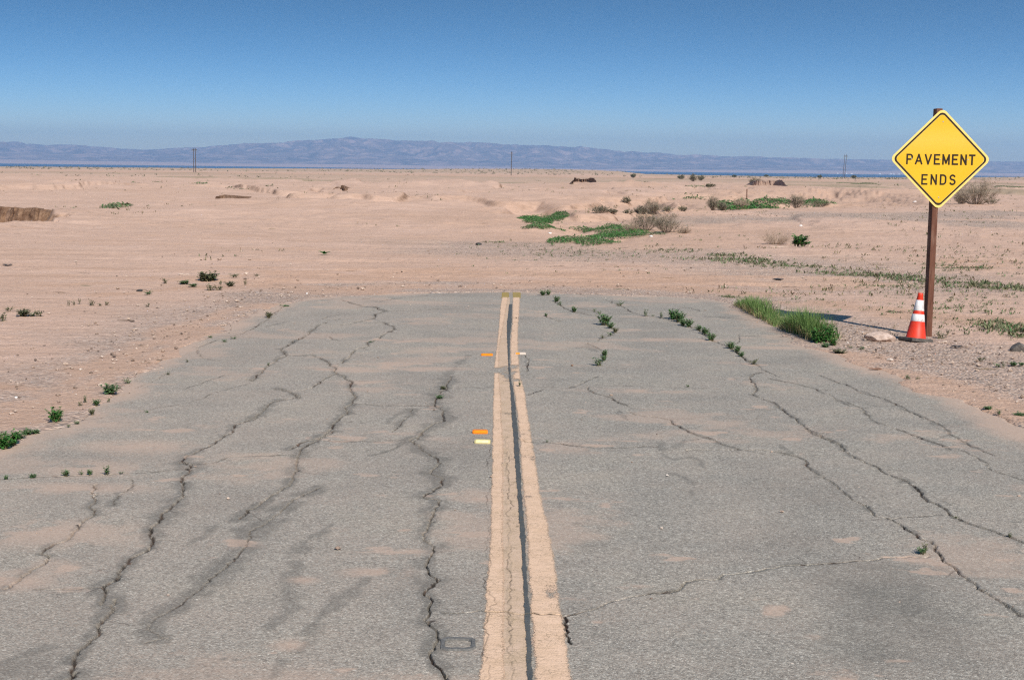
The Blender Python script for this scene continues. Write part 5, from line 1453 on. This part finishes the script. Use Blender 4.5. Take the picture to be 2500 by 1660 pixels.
soft_leaves('ground_cover', [
    (zc(*R4, [(40, 428), (200, 430), (350, 436), (340, 444), (150, 436)]), .6), (zc(*R4, [(170, 412), (270, 418), (240, 424)]), .6),
    (zc(*R4, [(390, 460), (520, 452), (600, 448), (760, 444), (870, 450), (860, 490), (760, 494), (620, 500), (470, 510), (400, 505)]), 1.0),
    (zc(*R4, [(950, 450), (1050, 448), (1180, 462), (1180, 468), (1100, 480), (980, 490), (940, 490)]), 1.0), (zc(*R4, [(600, 440), (860, 444), (860, 452), (600, 452)]), 1.0),
], 'green growth in the far wash below the rilled bank', [M['bright'], M['leaf'], M['olive']], 70, .18, .28, 6, .35)
soft_leaves('ground_cover', [
    (zc(*R2, [(610, 495), (680, 475), (760, 468), (850, 475), (800, 492), (660, 515)]), 1.0), (zc(*R2, [(920, 470), (960, 460), (1010, 468), (960, 476)]), 1.0), (zc(*R2, [(440, 490), (520, 484), (560, 490), (470, 498)]), .6), (zc(*R2, [(0, 565), (50, 570), (60, 580), (0, 584)]), 1.0),
    (zc(*R2, [(1700, 352), (1880, 345), (1880, 350), (1710, 358)]), .5), (zc(*R2, [(1210, 336), (1330, 334), (1330, 339), (1210, 341)]), .5), (zc(*R2, [(1450, 364), (1620, 364), (1620, 368), (1450, 367)]), .5), (zc(*R2, [(840, 328), (1040, 328), (1040, 331), (840, 330)]), .4), (zc(*R2, [(580, 300), (860, 304), (860, 308), (580, 304)]), .3), (zc(*R2, [(160, 298), (380, 302), (380, 306), (160, 302)]), .3),
    (zc(*R4, [(430, 418), (540, 415), (540, 424), (430, 426)]), .6), (zc(*R4, [(160, 352), (300, 352), (420, 358), (300, 360), (160, 356)]), .5), (zc(*R4, [(2170, 355), (2362, 360), (2362, 364), (2170, 360)]), .4), (zc(*R4, [(1160, 331), (1420, 338), (1420, 342), (1160, 335)]), .3),
], 'thin green patches far out on the plain', [M['olive'], M['leaf'], M['olive']], 40, .18, .10, 7, .4)

# thin weeds straggling in lines across the right sand
def straggle(name, lines, label, seed, mats):
    r = random.Random(seed); mb = MB()
    for pts, n_, w, hh in lines:
        n_ = int(n_ * .72); w *= 1.5; hh *= .85
        g = terrain_poly(pts)
        L = np.concatenate([[0], np.cumsum(np.hypot(*np.diff(g, axis=0).T))])
        q = []
        while len(q) < n_:
            s_ = r.uniform(0, L[-1]); x = np.interp(s_, L, g[:, 0]) + r.gauss(0, w * .45); y = np.interp(s_, L, g[:, 1]) + r.gauss(0, w)
            if vnoise(np.array([x * .7]), np.array([y * 1.3]), seed)[0] > .42: q.append((x, y))
        q = np.array(q); z = gz(q[:, 0], q[:, 1])
        for (x, y), zz in zip(q, z):
            h_ = hh * r.uniform(.4, 1.3)
            for k in range(r.randint(3, 6)):
                a = r.uniform(0, 6.28)
                leaf(mb, (x + r.gauss(0, .025), y + r.gauss(0, .025), zz - .005), (math.cos(a), math.sin(a), r.uniform(.4, 2.2)), h_ * r.uniform(.6, 1.2), h_ * .3, 1 if r.random() < .85 else 0)
            if r.random() < .4: blade(mb, (x, y, zz), r.uniform(0, 6.28), h_ * 1.4, .5, .003, 1)
    o = mb.build(name, mats); o['label'] = label
    tag(o, kind='stuff')
straggle('straggling_weeds', [
    ([(1625, 618), (1700, 622), (1760, 628), (1850, 634)], 420, .55, .09), ([(1850, 640), (1950, 652), (2030, 662)], 300, .5, .08), ([(2020, 668), (2100, 680), (2210, 692)], 260, .7, .08), ([(2130, 675), (2240, 685), (2330, 690), (2420, 698), (2520, 706)], 620, .35, .085),
    ([(2290, 652), (2400, 658), (2520, 662)], 220, .5, .07), ([(2340, 632), (2420, 634)], 50, .5, .06), ([(2080, 700), (2250, 715), (2400, 730)], 140, .9, .06), ([(2330, 770), (2420, 790), (2510, 810)], 260, .7, .07), ([(2440, 800), (2520, 818)], 180, .28, .10), ([(2280, 740), (2400, 760), (2500, 780)], 120, .7, .06),
    ([(1300, 618), (1450, 622), (1600, 625)], 160, .9, .06), ([(1130, 600), (1250, 605), (1400, 612)], 90, .9, .06), ([(1480, 603), (1560, 607), (1650, 600)], 100, .9, .07), ([(1180, 625), (1400, 640), (1800, 655)], 110, 2.0, .05), ([(1195, 592), (1230, 592)], 40, .3, .08),
    ([(1820, 735), (1950, 735), (2010, 737)], 40, .3, .05), ([(1700, 724), (1790, 728)], 70, .12, .05), ([(1610, 545), (1700, 575), (1640, 600)], 70, 1.5, .08), ([(2050, 745), (2200, 765), (2300, 775)], 60, .5, .05),
    ([(1930, 765), (2080, 790), (2200, 805)], 40, .4, .04)], 'thin weeds straggling over the sand right of the road', 3, [M['leaf'], M['olive']])

# dry stubble and litter specks over the open sand
def stubble():
    r = np.random.default_rng(31); rr = random.Random(31); mb = MB()
    n_ = 5200
    d = 1 / r.uniform(1 / 230., 1 / 25., n_); ta = r.uniform(-.42, .42, n_)
    x, y = d * ta, d
    nz = fbm(x * .16, y * .09, 37, 4) + .10 * ss(-2, 12, x / d * 40)
    k = (nz > .55) & (poly_sd(x, y, ROAD) < -.4)
    x, y, d = x[k], y[k], d[k]; z = gz(x, y)
    for X, Y, Z, D in zip(x, y, z, d):
        h_ = rr.uniform(.025, .075) * (1 + D / 70)
        m_ = rr.choice((0, 0, 1, 2))
        for q in range(rr.randint(3, 5)):
            leaf(mb, (X + rr.gauss(0, h_ * .5), Y + rr.gauss(0, h_ * .5), Z - .005), (rr.gauss(0, 1), rr.gauss(0, 1), rr.uniform(.2, 1.8)), h_ * rr.uniform(.7, 1.3), h_ * .28, m_)
    o = mb.build('dry_stubble', [M['stem'], M['olive'], M['drytwig']]); o['label'] = 'dry stubble and plant litter over the open sand'
    tag(o, kind='stuff')
stubble()

# gravel and crumbs lying on the ground
def gravel():
    r = np.random.default_rng(12)
    base = np.array([(1, 0, 0), (-1, 0, 0), (0, 1, 0), (0, -1, 0), (0, 0, 1), (0, 0, -.4), (.6, .6, .55), (-.6, .6, .5), (-.6, -.6, .55), (.6, -.6, .5)])
    fc = [(4, 0, 6), (4, 6, 2), (4, 2, 7), (4, 7, 1), (4, 1, 8), (4, 8, 3), (4, 3, 9), (4, 9, 0), (0, 5, 2), (0, 2, 6), (2, 5, 1), (2, 1, 7), (1, 5, 3), (1, 3, 8), (3, 5, 0), (3, 0, 9)]
    pts = []
    for pl, w, n_ in (([(60, 960), (250, 905), (420, 830), (560, 770), (700, 712)], .8, 900), ([(0, 940), (300, 850), (560, 740), (700, 700)], 1.6, 700), ([(760, 703), (1000, 694), (1300, 694), (1560, 708), (1720, 716)], .8, 500), ([(1830, 800), (2000, 850), (2200, 900), (2500, 985)], .7, 500), ([(2000, 810), (2200, 850), (2500, 900)], 1.3, 900), ([(1900, 770), (2060, 805), (2200, 825)], .6, 300),
                       ([(1150, 610), (1500, 640), (1900, 690)], 2.5, 500), ([(1750, 540), (1950, 535), (2200, 540), (2500, 550)], 4, 700), ([(1800, 527), (1900, 530)], 1.2, 260), ([(2300, 525), (2500, 528)], 3.0, 250), ([(930, 505), (1000, 478), (1080, 478)], 3, 200), ([(0, 600), (600, 620), (1100, 640)], 5, 200), ([(0, 760), (400, 700), (800, 660)], 2.5, 260)):
        g = flat(pl); L = np.concatenate([[0], np.cumsum(np.hypot(*np.diff(g, axis=0).T))])
        s_ = r.uniform(0, L[-1], n_)
        pts.append(np.stack([np.interp(s_, L, g[:, 0]) + r.normal(0, w * .6, n_), np.interp(s_, L, g[:, 1]) + r.normal(0, w, n_), np.full(n_, 1.0)], -1))
    # crumbs on the asphalt
    q = np.stack([r.uniform(-3.5, 3.8, 420), 24 - 18 * r.random(420) ** 1.4, np.full(420, 0.0)], -1); pts.append(q)
    P = np.concatenate(pts)
    sd = poly_sd(P[:, 0], P[:, 1], ROAD)
    z = np.where(sd > 0, 0.001, gz(P[:, 0], P[:, 1]))
    k = ((sd > 0) <= (P[:, 2] < .5)) | ((sd > 0) & (sd < .4 * r.random(len(P)) ** 1.5))
    k &= ~((sd < 0) & (sd > -.02))
    P, z, sd = P[k], z[k], sd[k]
    kk_ = r.random(len(P)) < .72
    P, z, sd = P[kk_], z[kk_], sd[kk_]
    n_ = len(P)
    dist = P[:, 1]
    size = np.exp(r.normal(math.log(.0115), .55, n_)) * np.where(sd > 0, .42, .9) * (1 + np.maximum(0, dist - 25) / 70)
    size = np.minimum(size, .042)
    V = base[None] * size[:, None, None] * r.uniform(.6, 1.3, (n_, 1, 3)) * r.uniform(.8, 1.2, (n_, len(base), 1))
    a = r.uniform(0, 6.28, n_); ca, sa = np.cos(a)[:, None], np.sin(a)[:, None]
    X = V[..., 0] * ca - V[..., 1] * sa + P[:, 0:1]; Y = V[..., 0] * sa + V[..., 1] * ca + P[:, 1:2]; Z = V[..., 2] * .75 + z[:, None] + size[:, None] * .15
    W = np.stack([X, Y, Z], -1).reshape(-1, 3)
    Fq = (np.array(fc)[None] + (np.arange(n_) * len(base))[:, None, None]).reshape(-1, 3)
    me = bpy.data.meshes.new('gravel'); me.from_pydata(W.tolist(), [], Fq.tolist()); me.update()
    n = NT('gravel_stones'); ge = n.n('ShaderNodeNewGeometry')
    me.materials.append(n.fin(n.ramp(ge.outputs['Random Per Island'], [(0, (0.13, 0.095, 0.075)), (.3, (0.28, 0.20, 0.15)), (.7, (0.43, 0.32, 0.245)), (.97, (0.52, 0.41, 0.33)), (1, (0.66, 0.58, 0.50))]), .9, .2))
    o = link('gravel', me); o['label'] = 'loose gravel and crumbs on the shoulders and sand'
    tag(o, kind='stuff')
gravel()

# low scrub dotted over the far plain, too small and many to tell apart
def far_scrub():
    r = np.random.default_rng(5); rr = random.Random(5); mb = MB()
    n_ = 2600
    d = np.concatenate([r.uniform(760, 1200, 1900), r.uniform(230, 760, 700)])
    ta = r.uniform(-.42, .42, n_)
    x, y = d * ta, d
    k = fbm(x * .012, y * .01, 9, 3) > np.where(d > 760, .42, .56)
    x, y, d = x[k], y[k], d[k]; z = gz(x, y)
    for X, Y, Z, D in zip(x, y, z, d):
        s_ = rr.uniform(.35, 1.0) * (1.0 if D > 700 else .55)
        for q in range(9):
            leaf(mb, (X + rr.gauss(0, .45) * s_, Y + rr.gauss(0, .45) * s_, Z + abs(rr.gauss(0, .3)) * s_), (rr.gauss(0, 1), rr.gauss(0, 1), rr.uniform(-.1, 1)), s_ * .8, s_ * .5, 1 if rr.random() < .5 else 0)
    o = mb.build('far_scrub', [M['olive'], M['greybrush']]); o['label'] = 'low scrub dotted over the distant plain'
    tag(o, kind='stuff')
far_scrub()

# ------------------------------------------------------------------ poles
POLE = mat_simple('dark_pole_wood', (0.055, 0.042, 0.034), (0.10, 0.078, 0.062), 3, .9, .2)
INS = mat_simple('insulator', (0.16, 0.15, 0.14), (0.22, 0.2, 0.19), 5, .5, .1)
def pole_frame(foot, top, sep_px, label, lean=0.0):
    p = at(*foot); k = px_m(p); hgt = (foot[1] - top) * k
    t = thing('power_pole', label, 'power pole', (p.x, p.y, p.z), 0, 'power poles on the plain')
    s_ = sep_px * k
    for q in (-1, 1) if sep_px else (0,):
        mb = MB(); mb.tube([(q * s_ / 2, 0, -.5), (q * s_ / 2 + lean * hgt, 0, hgt)], [.19, .14], 8)
        mb.build('pole', POLE, t)
    mb = MB()
    if sep_px:
        mb.box((lean * hgt * .93, -.25, hgt * .935), (s_ + 1.6, .16, .2)); mb.box((lean * hgt * .6, 0.0, hgt * .56), (s_ - .5, .1, .14))
    else:
        mb.box((lean * hgt * .94, -.25, hgt * .955), (.9, .16, .2)); mb.box((lean * hgt * .9, -.22, hgt * .80), (.9, .14, .18))
    mb.build('crossarm', POLE, t)
    for q in ((-s_ / 2 - .6, 0, s_ / 2 + .6) if sep_px else (-.4, .4)):
        mb = MB(); mb.tube([(q + lean * hgt * .93, -.25, hgt * .935 - .1), (q + lean * hgt * .93, -.25, hgt * .935 - .9)], [.09, .09], 6)
        mb.build('insulator', INS, t)
pole_frame((475.5, 420.5), 363, 4.6, 'pair of dark power poles on the left of the plain')
pole_frame((1247.8, 429), 371, 0, 'single looking dark power pole at the middle of the plain', .012)
pole_frame((2059.5, 435.5), 378.5, 4.2, 'pair of dark power poles on the plain left of the sign', .055)
def stake():
    p = at(1823, 485); k = px_m(p)
    mb = MB(); h_ = 23 * k; w_ = 2.6 * k
    mb.box((0, 0, h_ / 2 - .1), (w_, w_, h_ + .2), 0, w_ * .12)
    o = mb.build('wooden_stake', mat_simple('stake_wood', (0.13, 0.065, 0.045), (0.21, 0.12, 0.085), 6), None, False, (p.x, p.y, p.z))
    tag(o, 'short brown wooden stake standing beside the far green patch', 'stake')
stake()

# ------------------------------------------------------------------ lake, far shore, mountains
LZ = -8.0
n = NT('lake_water'); v = n.co((1, .2, 1))
n.bump(n.noise(v, .02, 4), .35, 3.0)
M['lake'] = n.fin((0.020, 0.075, 0.155), .35, .35)
def sheet(name, pts, mat):
    me = bpy.data.meshes.new(name); me.from_pydata(pts, [], [tuple(range(len(pts)))]); me.materials.append(mat); me.update()
    return tag(link(name, me), kind='structure')
sheet('lake', [(-9000, 1300, LZ), (9000, 1300, LZ), (9000, 13500, LZ), (-9000, 13500, LZ)], M['lake'])

n = NT('far_rock'); v = n.co()
f1 = n.noise(v, .0016, 7, .62); f2 = n.noise(v, .006, 6, .65)
c = n.mix(n.ramp(f1, [(.40, 0.0), (.58, 1.0)]), (0.088, 0.070, 0.068), (0.20, 0.145, 0.125))
c = n.mix(n.ramp(f2, [(.47, 0.0), (.63, .85)]), c, (0.46, 0.31, 0.25))
M['mountain'] = n.fin(c, .95, .05)
n = NT('far_shore_sand'); v = n.co((.25, 1, 1))
M['shore'] = n.fin(n.mix(n.ramp(n.noise(v, .004, 6, .6), [(.35, 0.0), (.65, 1.0)]), (0.60, 0.40, 0.31), (0.47, 0.31, 0.24)), .95, .05)

PROF = [(-900, 352), (-400, 340), (0, 346), (53, 346), (63, 352), (106, 355), (169, 353), (201, 355), (243, 358), (296, 364), (339, 366), (413, 363), (434, 361), (500, 360), (527, 356), (606, 349.6), (669, 350.5), (712, 345), (786, 340.5), (817, 338), (849, 335), (902, 338.6), (960, 342), (1000, 345), (1063, 345), (1148, 348.6), (1201, 349), (1229, 354), (1339, 355), (1392, 361), (1415, 355.4), (1445, 363), (1480, 364), (1500, 370), (1536, 368.6), (1570, 373), (1616, 373), (1648, 379), (1722, 378), (1786, 384), (1839, 381), (1881, 385), (1966, 385.5), (2000, 388.5), (2085, 389), (2190, 391), (2500, 395.5), (2900, 398), (3500, 392)]
BASE = [(-900, 380), (0, 391), (500, 400), (850, 403), (1000, 405), (1250, 410.5), (1500, 415), (2000, 418), (2500, 425), (3500, 440)]
def elev(pts):
    p = np.array(pts, float); d = rays(p[:, 0], p[:, 1])
    return d[:, 0] / d[:, 1], d[:, 2] / d[:, 1]
def mountains():
    ta = np.arange(-.62, .62, .00042)
    pa, pe = elev(PROF); ba, be = elev(BASE)
    top = np.interp(ta, pa, pe); bot = np.interp(ta, ba, be)
    Y = np.concatenate([np.linspace(13500, 14000, 6), np.linspace(14050, 19500, 120)])
    TA, YY = np.meshgrid(ta, Y); X = TA * YY
    # apron rising gently to the foot of the range, then ridges
    foot = H + bot * 14000.0
    t = np.clip((YY - 14000) / 4200, 0, 1)
    rid = 1 - np.abs(fbm(X * .00085, YY * .00085, 101, 6, .55) * 2 - 1)
    rid2 = 1 - np.abs(fbm(X * .0026 + 9, YY * .0022, 107, 5, .58) * 2 - 1)
    hgt = t ** .8 * (0.20 + .95 * rid ** 1.6 + .40 * (rid2 - .5) * np.minimum(1, t * 4)) * (1 - .25 * ss(17800, 19500, YY))
    hgt = np.maximum(hgt, 0)
    # every column of the range reaches its own skyline height
    Zr = foot[None] * (YY / 14000.0)
    need = (H + top[None] * YY) - Zr
    ratio = hgt / np.maximum(need, 1)
    mx = ratio.max(0)
    k = np.ones(61) / 61
    mxs = np.convolve(np.pad(mx, 30, 'edge'), k, 'valid')
    mxb = .55 * mx + .45 * mxs
    Z = Zr + hgt / mxb[None]
    Z[:6] = np.linspace(0, 1, 6)[:, None] * (Z[6] - LZ + 1) * .98 + LZ - 1
    V = np.stack([X, YY, Z], -1).reshape(-1, 3)
    o = link('mountains', big_mesh('mountains', V, grid_quads(len(Y), len(ta)).reshape(-1, 4), M['mountain'], smooth=False))
    tag(o, kind='structure')
    # pale apron between the water and the foot of the range
    Ys = np.linspace(11700, 14020, 24)
    TA, YY = np.meshgrid(ta[::6], Ys)
    ft = foot[::6][None]
    q = (YY - 11700) / 2320
    Z = LZ + .6 + (ft * 14020 / 14000.0 + 5 - LZ) * q ** 1.3 + (fbm(TA * 90, YY * .004, 5, 3) - .5) * 3 * q
    V = np.stack([TA * YY, YY, Z], -1).reshape(-1, 3)
    o = link('far_shore', big_mesh('far_shore', V, grid_quads(len(Ys), len(ta[::6])).reshape(-1, 4), M['shore']))
    tag(o, kind='structure')
mountains()

WALLW = mat_simple('white_wall', (0.80, 0.79, 0.77), (0.82, 0.81, 0.8), .5, .6, .02)
ROOFW = mat_simple('white_metal_roof', (0.78, 0.78, 0.78), (0.8, 0.8, 0.8), .5, .5, .02)
def far_building(px, py, w_px, label, D=11850.0, h_px=2.4):
    d = rays(np.array([px]), np.array([py]))[0]; t_ = D / d[1]
    k = D / F; w_ = w_px * k; hh = h_px * k
    z0 = LZ + .5 if D > 5000 else float(gz(np.array([d[0] * t_]), np.array([D]))[0])
    t = thing('white_building', label, 'building', (d[0] * t_, D, z0), 0, 'white buildings on the far shore')
    mb = MB(); mb.box((0, 0, hh * .36), (w_, w_ * .6, hh * .72)); mb.build('wall', WALLW, t)
    mb = MB(); e = w_ * .04
    mb.add([(-w_ / 2 - e, -w_ * .33, hh * .72), (w_ / 2 + e, -w_ * .33, hh * .72), (w_ / 2 + e, w_ * .33, hh * .72), (-w_ / 2 - e, w_ * .33, hh * .72), (-w_ / 2 - e, 0, hh), (w_ / 2 + e, 0, hh)], [(0, 1, 5, 4), (2, 3, 4, 5), (0, 4, 3), (1, 2, 5), (0, 3, 2, 1)])
    mb.build('roof', ROOFW, t)
for px, w_, lb in ((2045, 3, 'tiny white building on the far shore left of the right poles'), (2067, 3, 'small white building on the far shore just right of the poles'), (2079, 5, 'long white building on the far shore right of the poles'), (2148, 5, 'long white building on the far shore midway from poles to sign'), (2174.5, 6, 'widest white building on the far shore near the sign'), (2182, 3.5, 'small white building right of the widest one near the sign'), (2195, 3.2, 'tiny white building second from the sign on the far shore'), (2209, 3.5, 'tiny white building closest to the sign on the far shore')):
    far_building(px, 425, w_, lb)

# ------------------------------------------------------------------ haze over the whole basin
def haze():
    mb = MB(); mb.box((0, 9500, 215), (34000, 24000, 490))
    n = NT('haze_air'); n.t.nodes.remove(n.b)
    vp = n.n('ShaderNodeVolumePrincipled')
    vp.inputs['Color'].default_value = (0.49, 0.72, 1.0, 1)
    vp.inputs['Density'].default_value = 9.0e-5
    vp.inputs['Anisotropy'].default_value = 0.2
    n.l(vp.outputs[0], n.out.inputs['Volume'])
    o = mb.build('haze', n.m)
    o.display_type = 'WIRE'
    tag(o, kind='stuff')
haze()
